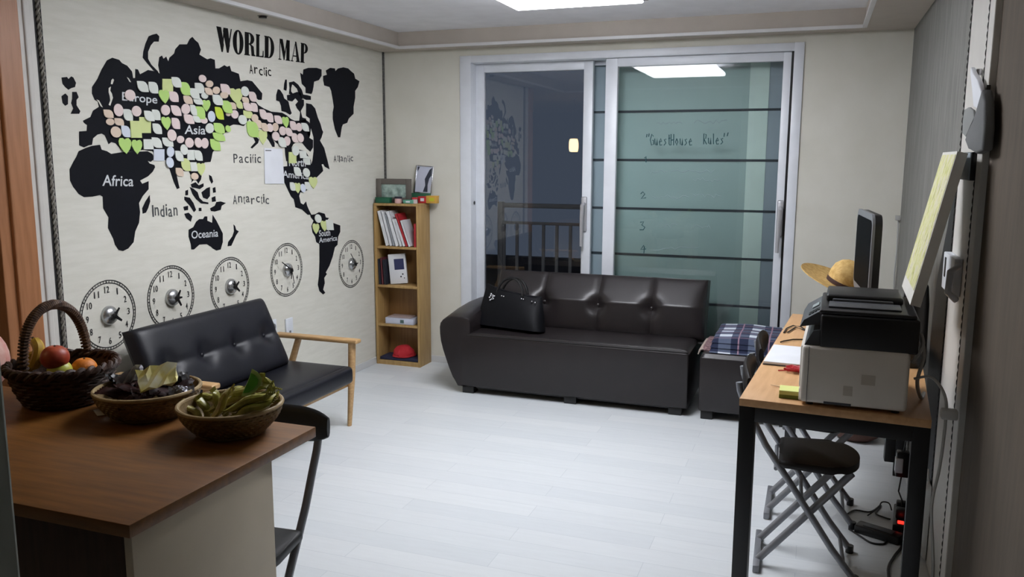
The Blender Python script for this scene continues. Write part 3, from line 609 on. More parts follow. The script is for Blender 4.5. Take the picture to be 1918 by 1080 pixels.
clock((431, 536), 0, 'printed wall clock third from the left, above the middle of the love seat', [(.9, .04, .009), (2.3, .045, .009), (-.3, .035, .007)], False, .163)
clock((537, 505), 0, 'printed wall clock fourth from the left, a long hand at ten', [(-1.02, .115, .005), (2.9, .09, .003), (3.3, .055, .006)], True, .164)
clock((658, 494), 0, 'rightmost printed wall clock, between South America and the bookshelf', [(-.68, .105, .004), (1.4, .03, .006), (-1.6, .07, .0018)], True, .166)
# outlets
for (x0, y0, x1, y1, lb, n_) in ((503, 600, 516, 623, 'white wall outlet half hidden behind the love seat corner', 2), (533, 597, 547, 625, 'white wall switch plate right of the outlet above the armrest', 1)):
    a, b = wl_px(x0, y0), wl_px(x1, y1)
    t = thing('wall_outlet', lb, 'outlet', (XL, (a.y+b.y)/2, b.z))
    MB().box(XL, XL+.012, a.y, b.y, b.z, a.z, .004).build('plate', M_white, t)
    if n_ == 2: MB().lathe([(.02, 0), (.02, .003)], n=18, mtx=Matrix.Translation((XL+.012, (a.y+b.y)/2, (a.z+b.z)/2)) @ Matrix.Rotation(PI/2, 4, 'Y')).build('socket', mat('socket_grey', (120, 122, 126), .5), t)
    else: MB().box(XL+.012, XL+.016, (a.y+b.y)/2-.008, (a.y+b.y)/2+.008, b.z+.015, b.z+.03, .002).build('button', mat('socket_grey', (120, 122, 126), .5), t)
# ================================================================== LOVE SEAT
ls = thing('love_seat', 'dark navy leather love seat with pale wooden arms against the map wall', 'sofa', (-2.7, 3.43, 0))
ly0, ly1 = 2.89, 4.0
sc_ = MB().box(-2.86, -2.40, ly0, ly1, .275, .375, .028, 4)
sc_.pillow((-2.43, ly0+.02, .372), (-.42, 0, 0), (0, ly1-ly0-.04, 0), (0, 0, 1), .016, p=6, q=2.)
sc_.build('seat_cushion', M_navy, ls)
B0, Vv = Vector((-2.775, ly0, .37)), Vector((-.17, 0, .372)); ly1 = 3.88
Nn = Vector((0, 1, 0)).cross(Vv).normalized()
if Nn.x < 0: Nn = -Nn
tf = [(u, .48, .034, .035) for u in (.13, .38, .63, .88)]
bk = MB().pillow(B0, (0, ly1-ly0, 0), Vv, Nn, .075, tufts=tf, seams=[('v', .48, .012, .012)], n=64, m=34, p=14, q=2.6)
bk.pillow(B0, (0, ly1-ly0, 0), Vv, -Nn, .05, n=20, m=12, p=14, q=2.6)
bo = bk.build('backrest', M_navy, ls)
for u in (.13, .38, .63, .88):
    c = B0+Vector((0, ly1-ly0, 0))*u+Vv*.48+Nn*.036; MB().sphere(c, .012, (.6, 1, 1), 12).build('upholstery_button', M_navy, bo)
for yy in (2.855, 4.055):
    za = .562 if yy < 3 else .515
    a = MB().box(-2.955, -2.40, yy-.03, yy+.03, za-.024, za, .008, 3); a.build('armrest', M_lovewood, ls)
    MB().tube([(-2.445, yy, za-.02), (-2.452, yy, .3), (-2.475, yy, 0)], [.026, .024, .015], n=12, flat=.8).build('leg', M_lovewood, ls)
    MB().tube([(-2.80, yy, za-.02), (-2.87, yy, .3), (-2.93, yy, 0)], [.022, .024, .015], n=12, flat=.8).build('leg', M_lovewood, ls)
    MB().box(-2.88, -2.45, yy-.012, yy+.012, .24, .29, .004).build('side_rail', M_lovewood, ls)
MB().box(-2.50, -2.47, 2.80, 4.055, .235, .28, .004).box(-2.86, -2.83, 2.80, 4.055, .235, .28, .004).build('seat_rail', M_lovewood, ls)
# ================================================================== BOOKSHELF
bx0, bx1, by0, by1, bz = -3.058, -2.694, 5.42, 5.612, 1.19
bs = thing('bookshelf', 'tall narrow pine bookshelf of four compartments in the room corner', 'bookshelf', ((bx0+bx1)/2, (by0+by1)/2, 0))
MB().box(bx0, bx0+.018, by0, by1, 0, bz, .002).build('side_panel', M_shelf, bs); MB().box(bx1-.018, bx1, by0, by1, 0, bz, .002).build('side_panel', M_shelf, bs)
MB().box(bx0+.018, bx1-.018, by1-.008, by1-.002, .0, bz-.002).build('back_panel', M_shelfb, bs)
SH = [.034, .312, .604, .893]
MB().box(bx0, bx1, by0-.001, by1, bz, bz+.018, .002).build('top_panel', M_shelf, bs)
for z in SH: MB().box(bx0+.018, bx1-.018, by0+.004, by1-.008, z-.018, z, .001).build('shelf', M_shelf, bs)
MB().box(bx0+.018, bx1-.018, by0+.006, by0+.02, 0, .016).build('plinth', M_shelf, bs)
bz += .018
def book(x, th, hgt, lean, z, m, lab, depth=.13, yo=.012, grp='books on the upper shelves', pages=True):
    """a book standing on a shelf, bottom-left front corner at x, leaning by angle lean (top to the left if positive)"""
    t = thing('book', lab, 'book', (x, by0+yo, z), group=grp)
    mt = Matrix.Translation((x, by0+yo, z)) @ Matrix.Rotation(-lean, 4, 'Y')
    c = MB().box(0, .002, 0, depth, 0, hgt).box(th-.002, th, 0, depth, 0, hgt).box(0, th, 0, .002, 0, hgt, 0, mtx=None)
    c.xf(mt).build('cover', m, t, smooth=False)
    MB().box(.002, th-.002, .003, depth-.003, .003, hgt-.004).xf(mt).build('pages', M_paper, t, smooth=False)
    return t
Mb_w = mat('binder_white', (222, 224, 228), .5); Mb_g = mat('binder_grey', (150, 154, 162), .5); Mb_r = mat('book_red', (178, 44, 52), .5)
Mb_b = mat('book_dark', (34, 36, 48), .5); Mb_m = mat('book_maroon', (96, 40, 48), .5)
L = .16
zt = SH[3]
for (x, th, h, ln, m, lab) in ((-2.968, .030, .262, .26, Mb_w, 'leftmost white binder leaning on the top shelf'), (-2.936, .024, .258, .26, Mb_w, 'second white binder from the left on the top shelf'),
        (-2.910, .020, .235, .27, Mb_g, 'thin grey folder between the white binders on the top shelf'), (-2.888, .030, .262, .30, Mb_w, 'third white binder from the left on the top shelf, tall one'),
        (-2.855, .024, .205, .30, Mb_w, 'shorter white book right of the tall third binder'), (-2.828, .022, .21, .33, Mb_w, 'white book leaning against the red one on the top shelf'),
        (-2.804, .02, .25, .36, Mb_r, 'red book leaning left on the top shelf'), (-2.782, .018, .2, .34, Mb_w, 'white book behind the leaning red one at the right'), ):
    book(x, th, h, ln, zt+.001, m, lab)
book(-2.738, .02, .17, .0, zt+.001, Mb_r, 'short red book upright at the right end of the top shelf')
zt = SH[2]+.001
book(-3.03, .018, .19, .05, zt, Mb_b, 'leftmost dark book on the second shelf'); book(-3.008, .016, .2, .05, zt, Mb_m, 'maroon book on the second shelf between dark ones'); book(-2.988, .018, .185, .07, zt, Mb_b, 'dark book beside the white game-style book')
gb = thing('book', 'white book with a navy square on its cover on the second shelf', 'book', (-2.95, by0+.05, zt), group='books on the upper shelves')
mg = Matrix.Translation((-2.952, by0+.045, zt)) @ Matrix.Rotation(-.09, 4, 'Y') @ Matrix.Rotation(.25, 4, 'Z')
MB().box(0, .13, 0, .028, 0, .222, .003).xf(mg).build('cover', Mb_w, gb)
MB().box(.042, .115, -.0015, 0, .105, .185).xf(mg).build('cover_picture', mat('navy_picture', (48, 54, 92), .4), gb)
MB().lathe([(.006, 0), (.006, .002)], n=12, mtx=mg @ Matrix.Translation((.1, 0, .07)) @ Matrix.Rotation(PI/2, 4, 'X')).lathe([(.006, 0), (.006, .002)], n=12, mtx=mg @ Matrix.Translation((.085, 0, .052)) @ Matrix.Rotation(PI/2, 4, 'X')).lathe([(.004, 0), (.004, .002)], n=12, mtx=mg @ Matrix.Translation((.11, 0, .04)) @ Matrix.Rotation(PI/2, 4, 'X')).build('cover_dots', Mb_b, gb)
zt = SH[1]+.001
fb = thing('flat_box', 'flat white printed box lying on the third shelf', 'box', (-2.87, by0+.08, zt))
MB().box(-2.985, -2.752, by0+.012, by0+.14, zt, zt+.045, .003).build('box_body', mat('box_lilac', (196, 200, 216), .5), fb)
MB().box(-2.86, -2.83, by0+.0105, by0+.0125, zt+.01, zt+.035).build('printed_square', mat('box_green', (80, 104, 100), .5), fb)
MB().box(-2.97, -2.78, by0+.02, by0+.13, zt+.046, zt+.054, .002).build('box_lid', mat('box_pinkgrey', (168, 150, 146), .5), fb)
zt = SH[0]+.001
nm_ = MB().box(bx0+.022, bx1-.022, by0+.01, by0+.165, zt, zt+.022, .006).build('folded_cloth', mat('navy_cloth', (32, 34, 62), .85)); tag(nm_, 'navy folded cloth on the bottom shelf under the red cap', 'cloth')
rc = thing('cap', 'crumpled red knit cap on the navy cloth in the bottom shelf', 'hat', (-2.87, by0+.08, zt+.022))
MB().lathe([(.07, 0), (.078, .02), (.07, .05), (.045, .075), (.012, .084)], -2.87, by0+.085, zt+.023, n=28, mod=lambda a, j: .007*math.sin(3*a+j)+.004*math.sin(7*a)).build('crown', mat('red_knit', (176, 30, 40), .85, bump=.3), rc)
MB().lathe([(.074, .0), (.088, .006), (.084, .02), (.073, .016)], -2.87, by0+.085, zt+.022, n=28, mod=lambda a, j: .004*math.sin(5*a)).build('brim', MATS['red_knit'], rc)
# ---------- on top of the bookshelf
T0 = bz+.001
f1 = thing('photo_frame', 'grey wooden photo frame standing on the left of the bookshelf top', 'picture frame', (-2.96, 5.56, T0))
def fr(x0, x1, y, z0, z1, w, d, m, t, lean=0):
    k = MB().box(x0, x0+w, y, y+d, z0, z1, .002).box(x1-w, x1, y, y+d, z0, z1, .002).box(x0+w, x1-w, y, y+d, z1-w, z1, .002).box(x0+w, x1-w, y, y+d, z0, z0+w, .002)
    k.build('frame', m, t)
fa, fb_ = P(704, 387, 'y', 5.48), P(769, 335, 'y', 5.48); fa.x = max(fa.x, XL+.006)
fr(fa.x, fb_.x, 5.478, T0, fb_.z, .04, .018, mat('frame_greywood', (98, 92, 86), .6), f1)
MB().box(fa.x+.04, fb_.x-.04, 5.486, 5.49, T0+.04, fb_.z-.04).build('photograph', mat('photo_print', (176, 196, 188), .4, rgb2=(110, 130, 122), vscale=22), f1, smooth=False)
MB().box((fa.x+fb_.x)/2-.03, (fa.x+fb_.x)/2+.03, 5.496, 5.53, T0, T0+.1, .002).build('stand', M_black, f1)
f2 = thing('photo_frame', 'silver upright frame with a dark figure print leaning on the bookshelf top', 'picture frame', (-2.76, 5.56, T0))
a_ = P(772, 362, 'y', 5.55); b_ = P(810, 309, 'y', 5.58)
mtl = Matrix.Translation((a_.x, 5.572, a_.z+.003)) @ Matrix.Rotation(.16, 4, 'Z') @ Matrix.Rotation(-.16, 4, 'X') @ Matrix.Rotation(.06, 4, 'Y')
wf, hf = .135, b_.z-a_.z
MB().box(0, .01, 0, .012, 0, hf, .002).box(wf-.008, wf, 0, .012, 0, hf, .002).box(.01, wf-.008, 0, .012, hf-.008, hf, .002).box(.01, wf-.008, 0, .012, 0, .01, .002).xf(mtl).build('frame', M_chrome, f2)
MB().box(.01, wf-.008, .005, .008, .01, hf-.008).xf(mtl).build('print', mat('print_pale', (184, 188, 202), .35), f2, smooth=False)
def flat(pts, y=.0045): return [mtl @ Vector((x, y, z)) for x, z in pts]
kk = MB(); hfz = hf
kk.prism(flat([(wf-.012, hfz-.012), (wf-.03, hfz-.03), (wf-.06, hfz*.52), (wf-.052, hfz*.3), (wf-.066, .014), (wf-.03, .014), (wf-.034, hfz*.32), (wf-.026, hfz*.55), (wf-.012, hfz*.66)]), mtl.to_3x3() @ Vector((0, -.0008, 0)))
kk.prism(flat([(.012, hfz-.012), (.03, hfz-.012), (.014, hfz-.05)]), mtl.to_3x3() @ Vector((0, -.0008, 0)))
kk.build('figure', mat('print_dark', (44, 50, 62), .4), f2, smooth=False)
def carton(name, pa, pb, y0, dep, m, lab, cat, extra=None, z=None):
    a, b = P(pa[0], pa[1], 'y', y0), P(pb[0], pb[1], 'y', y0)
    z0 = T0 if z is None else z
    t = thing(name, lab, cat, ((a.x+b.x)/2, y0, z0), group='small boxes on the bookshelf top')
    MB().box(a.x, b.x, y0, y0+dep, z0, b.z, .003).build('body', m, t)
    if extra: MB().box(a.x+(b.x-a.x)*.3, a.x+(b.x-a.x)*.75, y0-.001, y0+.001, z0+(b.z-z0)*.3, z0+(b.z-z0)*.75).build('label', extra, t, smooth=False)
    MB().box(a.x-.001, b.x+.001, y0-.001, y0+dep+.001, b.z-.006, b.z+.001, .001).build('lid', m, t)
    return t
carton('carton', (703, 384), (729, 370), 5.425, .045, mat('carton_green', (24, 88, 62), .5), 'dark green box at the left end of the bookshelf top', 'box')
carton('carton', (755, 384), (772, 375), 5.43, .05, mat('carton_mint', (96, 162, 138), .5), 'mint green box with pale lid on the bookshelf top', 'box', M_paper)
carton('carton', (783, 384), (798, 368), 5.525, .03, mat('carton_red', (186, 40, 46), .5), 'red box with white mark on the bookshelf top', 'box', M_paper)
carton('carton', (798, 384), (818, 367), 5.525, .04, mat('carton_amber', (206, 160, 70), .5), 'yellow box at the right end of the bookshelf top', 'box', mat('carton_lime', (190, 190, 40), .5))
carton('carton', (770, 384), (803, 362), 5.568, .04, mat('carton_forest', (52, 104, 78), .5), 'long green box under the silver frame', 'box')
def tin(px, py, y, r, h, m, m2, lab):
    a = P(px, py, 'y', y); t = thing('tin', lab, 'tin', (a.x, y, T0), group='tins on the bookshelf top')
    MB().lathe([(r, 0), (r, h)], a.x, y, T0, n=24).build('body', m, t); MB().lathe([(r+.002, 0), (r+.002, .01), (r*.9, .014)], a.x, y, T0+h, n=24).build('lid', m2, t)
tin(746, 384, 5.448, .026, .034, mat('tin_pink', (206, 166, 160), .5), Mb_b, 'pinkish round tin with dark lid on the bookshelf top')
tin(777, 384, 5.47, .02, .03, mat('tin_white', (206, 196, 194), .5), Mb_r, 'small white tin with red lid on the bookshelf top')
# ================================================================== BROWN SOFA
sf = thing('sofa', 'dark brown leather three seat sofa with one arm under the window', 'sofa', (-1.45, 5.2, 0))
FY, BYY = 4.905, 5.5
sx1 = -.665
# front profile: bulging arm side tapering to the floor
def prof():
    L_ = [P(x, y, 'y', FY) for x, y in ((860, 726), (848, 706), (836, 672), (826, 638), (823, 612), (828, 599), (842, 592))]
    return L_
pl_ = prof()
zseat = .405
arm_in = P(880, 600, 'y', FY).x
base = MB()
pts = [(arm_in-.08, .05), (arm_in-.08, zseat-.012)]+[(sx1-.004, zseat-.012), (sx1, zseat-.03), (sx1, .05)]
base.prism([(x, FY+.0004, z) for x, z in pts], (0, BYY-FY, 0))
t_ = base.bm; bmesh.ops.bevel(t_, geom=[e for e in t_.edges if abs(e.verts[0].co.y-e.verts[1].co.y) < 1e-4], offset=.012, segments=3, profile=.5, affect='EDGES')
base.build('base', M_leather, sf)
# seat cushions with welted front edge
arm_in = P(880, 600, 'y', FY).x
sw = sx1-arm_in+.02
MB().pillow((arm_in-.02, FY+.0, zseat-.02), (sw, 0, 0), (0, 5.30-FY, 0), (0, 0, 1), .028, seams=[('u', u, .005, .006) for u in (.27, .52, .76)], n=80, m=20, p=30, q=2.4).build('seat_cushion', M_leather, sf)
MB().tube([(arm_in-.02, FY+.002, zseat-.006), (sx1-.01, FY+.002, zseat-.006)], .0055, n=8).build('seat_piping', M_leather, sf)
# arm: soft block flaring at the front
ar = MB()
sec = []
for (y, dz_, xi) in ((FY, 0, arm_in), (FY+.12, .016, arm_in), (FY+.25, .034, arm_in), (FY+.38, .044, arm_in), (BYY-.02, .044, arm_in)):
    sec.append([Vector((-2.10, y, .05)), Vector((-2.168, y, .05)), Vector((-2.2, y, .108)), Vector((-2.225, y, .165)), Vector((-2.247, y, .225)), Vector((-2.268, y, .285)), Vector((-2.283, y, .342)), Vector((-2.293, y, .39+dz_*.3)), Vector((-2.294, y, .435+dz_*.7)), Vector((-2.288, y, .462+dz_)), Vector((-2.27, y, .485+dz_)), Vector((-2.24, y, .503+dz_)), Vector((-2.21, y, .511+dz_)), Vector((-2.13, y, .513+dz_)), Vector((xi-.03, y, .508+dz_)), Vector((xi-.01, y, .5+dz_)), Vector((xi, y, .48+dz_)), Vector((xi, y, .38)), Vector((xi-.06, y, .37)), Vector((xi-.06, y, .05))])
rings = [[ar.bm.verts.new(v) for v in s_] for s_ in sec]
for A, B in zip(rings, rings[1:]):
    for i in range(len(A)): ar.bm.faces.new((A[i], A[(i+1) % len(A)], B[(i+1) % len(A)], B[i]))
ar.bm.faces.new(rings[0][::-1]); ar.bm.faces.new(rings[-1])
bmesh.ops.bevel(ar.bm, geom=[e for e in ar.bm.edges if e.verts[0].co.y < FY+.001 and e.verts[1].co.y < FY+.001 and max(e.verts[0].co.z, e.verts[1].co.z) > .06 and (min(e.verts[0].co.x, e.verts[1].co.x) < -2.15 or min(e.verts[0].co.z, e.verts[1].co.z) > .47)], offset=.008, segments=2, profile=.5, affect='EDGES')
ar.build('armrest', M_leather, sf)
# back, four pads with deep buttons and a crease
bx_l, bx_r = -2.06, -.63
Bo, Uu, Vv = Vector((bx_l, 5.30, .39)), Vector((bx_r-bx_l, 0, 0)), Vector((0, .13, .375))
Nn = Vector((0, -1, .34)).normalized()
us = [.25, .51, .76]
tf = [(u, .46, .052, .036) for u in us]
sm_ = [('u', u, .020, .010) for u in us]
m_ = MB().pillow(Bo, Uu, Vv, Nn, .10, tufts=tf, seams=sm_, n=96, m=48, p=18, q=2.4, shape=lambda u, v: (.045+.055*(v/.5)) if v < .5 else .10-.085*(v-.5)/.5)
m_.prism([Bo+Vector((0, 0, -.02)), Bo+Uu+Vector((0, 0, -.02)), Bo+Uu+Vv, Bo+Vv], (0, .13, -.02))
bko = m_.build('backrest', M_leather, sf)
for u in us: MB().sphere(Bo+Uu*u+Vv*.46+Nn*.034, .014, (1, .6, 1), 12).build('upholstery_button', M_leather, bko)
for (x, y) in ((-2.10, FY+.06), (-1.4, FY+.06), (-.74, FY+.06), (-2.08, BYY-.06), (-1.4, BYY-.06), (-.74, BYY-.06)):
    MB().box(x-.04, x+.04, y-.04, y+.04, 0, .052, .004).build('foot', M_black, sf)
MB().box(-2.05, -.72, FY+.05, BYY-.05, .03, .052).build('underside', M_black, sf)
# ottoman
ot = thing('ottoman', 'dark brown leather ottoman beside the sofa carrying a folded plaid blanket', 'ottoman', (-.32, 5.1, 0))
ox_0, ox_1 = -.60, -.05
MB().box(ox_0, ox_1, 4.895, 5.45, .05, .385, .014, 3).build('base', M_leather, ot)
MB().pillow((ox_0+.002, 4.897, .378), (ox_1-ox_0-.004, 0, 0), (0, .55, 0), (0, 0, 1), .028, n=20, m=20, p=14, q=2.4).build('seat_cushion', M_leather, ot)
for x in (ox_0+.05, ox_1-.05):
    for y in (4.945, 5.4): MB().box(x-.035, x+.035, y-.035, y+.035, 0, .052, .004).build('foot', M_black, ot)
# blanket and throw
zc_ = .407
bl = thing('blanket', 'folded navy and white plaid blanket on the ottoman', 'blanket', (-.33, 5.1, zc_))
for i, (x0, x1, y0, y1) in enumerate(((-.55, -.06, 4.915, 5.40), (-.545, -.065, 4.92, 5.395), (-.54, -.07, 4.925, 5.39))):
    k = MB().pillow((x0, y0, zc_+.03*i), (x1-x0, 0, 0), (0, y1-y0, 0), (0, 0, 1), .034, n=30, m=24, p=26, q=2.2)
    for v in k.bm.verts: v.co.z += (.004*math.sin(19*v.co.x+i)+.004*math.sin(23*v.co.y+2*i)) if v.co.z > zc_+.03*i+.01 else 0
    k.build('fold', plaid_mat() if i == 0 else bpy.data.materials['plaid_wool'], bl)
th = thing('throw', 'pinkish fringed throw under the left side of the plaid blanket', 'blanket', (-.57, 5.15, zc_-.002))
k = MB().pillow((-.598, 4.98, zc_-.003), (.062, 0, 0), (0, .36, 0), (0, 0, 1), .022, n=12, m=16, p=12, q=2.2)
k.build('folded_edge', mat('throw_wool', (146, 118, 118), .9, rgb2=(90, 66, 72), vscale=70), th)
k = MB()
for i in range(14):
    y = 4.985+i*.025; k.tube([(-.59, y, zc_+.006), (-.613, y-.004, zc_-.002), (-.62, y-.008, zc_-.03)], .0035, n=5)
k.build('fringe', mat('fringe_wool', (184, 168, 158), .9), th)
# handbag
hb = thing('handbag', 'black nylon handbag with silver studs resting on the left of the sofa', 'bag', (-1.88, 5.17, .42))
hw, hd, hh = .245, .075, .24
def bagpt(u, v):      # u angle, v height
    w = hw*(1.02-.16*v); d = hd*(1-.62*v**1.5)
    c, s_ = math.cos(u), math.sin(u)
    sg = lambda q: math.copysign(abs(q)**.6, q)
    return Vector((w*sg(c)+.01*math.sin(5*u)*v, d*sg(s_)+.006*math.sin(3*u+4*v), hh*v-(.028*math.cos(u)*v)+.012*math.sin(2*u+1)*v))
mt = Matrix.Translation((-1.865, 5.10, .424)) @ Matrix.Rotation(-.22, 4, 'Z') @ Matrix.Rotation(-.16, 4, 'X')
k = MB(); rs = []
for j in range(13): rs.append([k.bm.verts.new(bagpt(2*PI*i/40, j/12)) for i in range(40)])
for A, B in zip(rs, rs[1:]):
    for i in range(40): k.bm.faces.new((A[i], A[(i+1) % 40], B[(i+1) % 40], B[i]))
k.bm.faces.new(rs[0][::-1]); k.bm.faces.new(rs[-1])
bb = k.xf(mt).build('body', M_bag, hb)
for dy in (-.03, .03):
    k = MB(); k.tube([Vector((-.03+.10*math.cos(PI-PI*i/16)+.02, dy, .215+.115*math.sin(PI*i/16))) for i in range(17)], .009, n=8); k.xf(mt).build('handle', M_black, hb)
k = MB()
for (x, z) in ((-.065, .205), (-.05, .203), (.09, .2), (.105, .198), (.17, .19), (.195, .185)): k.sphere((x, -.042, z), .006, n=10)
k.xf(mt).build('studs', M_chrome, hb)
k = MB()
for i in range(9): k.sphere((-.14+.022*math.cos(i*2.4)*(.4+i*.08), -.048, .19+.024*math.sin(i*2.4)*(.4+i*.08)), .0075, n=8)
k.xf(mt).build('charm', M_chrome, hb)
# ================================================================== DESK
TH = -math.radians(4); dw, dl = .565, 1.67
dk = thing('desk', 'long desk with wooden top on a black steel frame along the right wall', 'desk', (-.203, 2.74, 0), TH)
MB().box(0, dw, 0, dl, .734, .76, .002).build('desk_top', M_desk, dk, world=False)
for x in (.0, dw-.05):
    for y in (.005, dl-.055): MB().box(x, x+.05, y, y+.05, .0, .734, .002).build('leg', M_steel, dk, world=False)
MB().box(.05, dw-.05, .005, .05, .684, .734, .002).build('frame_rail', M_steel, dk, world=False); MB().box(.05, dw-.05, dl-.05, dl-.005, .684, .734, .002).build('frame_rail', M_steel, dk, world=False)
MB().box(0.005, .045, .05, dl-.05, .684, .734, .002).build('frame_rail', M_steel, dk, world=False); MB().box(dw-.045, dw-.005, .05, dl-.05, .684, .734, .002).build('frame_rail', M_steel, dk, world=False)
ZD = .761
# printer (front towards the room)
pr = thing('printer', 'white and black multifunction laser printer at the near end of the desk', 'printer', (.15, 2.92, ZD), -.03)
def prb(x0, x1, y0, y1, z0, z1, nm, m, bev=.006, par=None): return MB().box(x0, x1, y0, y1, z0, z1, bev, 3).build(nm, m, par or pr, world=False)
M_prw = mat('printer_white', (220, 214, 204), .45); M_prv = mat('printer_vent', (188, 180, 166), .6); M_prg = mat('printer_grey', (66, 68, 72), .45); M_prb = mat('printer_black', (20, 20, 22), .4)
x0, x1, y0, y1 = -.163, .148, -.20, .20
prb(x0, x1, y0, y1, .01, .195, 'body', M_prw, .012)
MB().box(x0-.004, x0+.02, y0+.012, y1-.012, .055, .192, .006).build('front_cover', M_prw, pr, world=False)
MB().box(x0-.003, x0+.02, y0+.012, y1-.012, .012, .052, .004).build('paper_tray', M_prw, pr, world=False)
MB().box(x0+.021, x0+.0225, y0-.0008, y0+.002, .012, .192).build('seam', M_prg, pr, world=False, smooth=False)
prb(x0+.05, x1+.02, y0+.004, y1-.004, .19, .296, 'scanner_body', M_prb, .008)
MB().prism([(x0+.05, y0+.01, .19), (x0+.006, y0+.01, .194), (x0+.03, y0+.01, .24), (x0+.05, y0+.01, .245)], (0, .38, 0)).build('output_shroud', M_prg, pr, world=False)
cp = MB().prism([(x0-.012, y0+.03, .247), (x0+.0, y0+.03, .27), (x0+.055, y0+.03, .307), (x0+.055, y0+.03, .262)], (0, .33, 0)).build('control_panel', M_prg, pr, world=False)
kx = MB()
for i in range(4):
    for j in range(3):
        s_ = .3+.16*i; kx.box(-.004, .004, -.005, .005, 0, .003, mtx=Matrix.Translation((x0+.0+.055*s_, y0+.07+j*.018, .27+.037*s_)) @ Matrix.Rotation(-.6, 4, 'Y'))
kx.build('keys', M_black, cp, world=False)
MB().box(-.012, .012, -.03, .03, 0, .002, mtx=Matrix.Translation((x0+.03, y0+.2, .2915)) @ Matrix.Rotation(-.6, 4, 'Y')).build('display', mat('lcd', (150, 160, 160), .3), cp, world=False)
prb(x0+.045, x1+.01, y0+.01, y1-.01, .296, .309, 'scanner_lid', M_prb, .005)
ad = prb(x0+.06, x1-.02, y0+.18, y1-.01, .309, .334, 'document_feeder', M_prb, .008)
MB().box(x0+.08, x1-.05, y0+.165, y0+.182, .309, .322, .003).build('feeder_tray', M_prg, ad, world=False)
prb(x0+.07, x1-.03, y0+.06, y0+.165, .309, .315, 'exit_tray', M_prg, .002)
MB().box(.015, .055, y0-.0006, y0+.002, .085, .117).build('vent', M_prv, pr, world=False, smooth=False); MB().box(-.035, -.008, y0-.0006, y0+.002, .045, .076).build('vent', M_prv, pr, world=False, smooth=False)
MB().box(-.09, -.01, y0-.0006, y0+.002, .012, .02).build('grip', M_prg, pr, world=False, smooth=False)
for x in (x0+.03, x1-.03):
    for y in (y0+.03, y1-.03): MB().lathe([(.012, 0), (.012, .011)], x, y, 0, n=12).build('foot', M_black, pr, world=False)
# straw hat tilted on the feeder
hbx = thing('black_box', 'low dark box at the far end of the desk under the straw hat', 'box', (.2, 4.1, ZD))
MB().box(.13, .27, 4.0, 4.2, ZD, .90, .004).build('body', M_prb, hbx); MB().box(.128, .272, 3.998, 4.202, .885, .902, .002).build('lid', M_black, hbx)
ht = thing('straw_hat', 'straw hat with a dark band tilted beside the monitor behind the printer', 'hat', (.17, 4.1, .95))
mt = Matrix.Translation((.128, 4.1, .958)) @ Matrix.Rotation(.12, 4, 'X') @ Matrix.Rotation(.38, 4, 'Y') @ Matrix.Diagonal((.92, .92, 1.1, 1))
MB().lathe([(.079, .0), (.081, .02), (.082, .05), (.075, .078), (.055, .1), (.028, .112), (.006, .115)], n=36, mtx=mt, cap0=False, mod=lambda a, j: .0015*math.sin(6*a+j)).build('crown', M_straw, ht)
MB().lathe([(.08, .004), (.11, .0), (.18, .006), (.215, .014), (.215, .010), (.18, .002), (.11, -.005), (.08, -.001)], n=40, mtx=mt, cap0=False, cap1=False, mod=lambda a, j: .004*math.sin(2*a+1)).build('brim', M_straw, ht)
MB().lathe([(.0822, .006), (.0835, .012), (.0836, .02), (.0828, .024)], n=36, mtx=mt, cap0=False, cap1=False).build('band', mat('hat_band', (58, 32, 26), .7), ht)
# monitor
mo = thing('monitor', 'black computer monitor seen edge-on behind the printer', 'monitor', (.24, 3.68, ZD), 0)
mth = Matrix.Translation((.19, 3.69, ZD)) @ Matrix.Rotation(PI/2+.075, 4, 'Z')     # local x along the screen, -y towards the room? flipped below
def rrect(w, z0, z1, r, n=8):
    o = []
    for cx, cz, a0 in ((w-r, z0+r, -PI/2), (w-r, z1-r, 0), (-w+r, z1-r, PI/2), (-w+r, z0+r, PI)):
        o += [(cx+r*math.cos(a0+PI/2*k/n), cz+r*math.sin(a0+PI/2*k/n)) for k in range(n+1)]
    return o
pz0, pz1 = .23, .562
MB().prism([(x, -.004, z) for x, z in rrect(.235, pz0, pz1, .05)], (0, -.028, 0)).xf(mth).build('casing', M_prb, mo)
MB().prism([(x, .004, z) for x, z in rrect(.238, pz0-.003, pz1+.003, .052)], (0, -.01, 0)).xf(mth).build('bezel', mat('bezel_grey', (120, 122, 126), .35), mo)
MB().prism([(x, .0055, z) for x, z in rrect(.218, pz0+.025, pz1-.022, .03)], (0, -.003, 0)).xf(mth).build('screen', mat('screen_off', (4, 5, 9), .6, spec=.05), mo)
MB().box(-.03, .03, -.055, -.03, .012, .34, .004).xf(mth).build('stand', M_black, mo)
MB().box(-.11, .11, -.13, .06, 0, .014, .006).xf(mth).build('stand_base', M_black, mo)
# speaker behind the printer
sp = thing('speaker', 'small black domed speaker behind the printer near the leaning painting', 'speaker', (.37, 3.42, ZD))
MB().lathe([(.045, 0), (.05, .02), (.046, .24), (.04, .3)], .37, 3.42, ZD, n=24).build('body', M_black, sp); MB().sphere((.37, 3.42, ZD+.3), .04, (1, 1, .7)).build('dome', M_prb, sp)
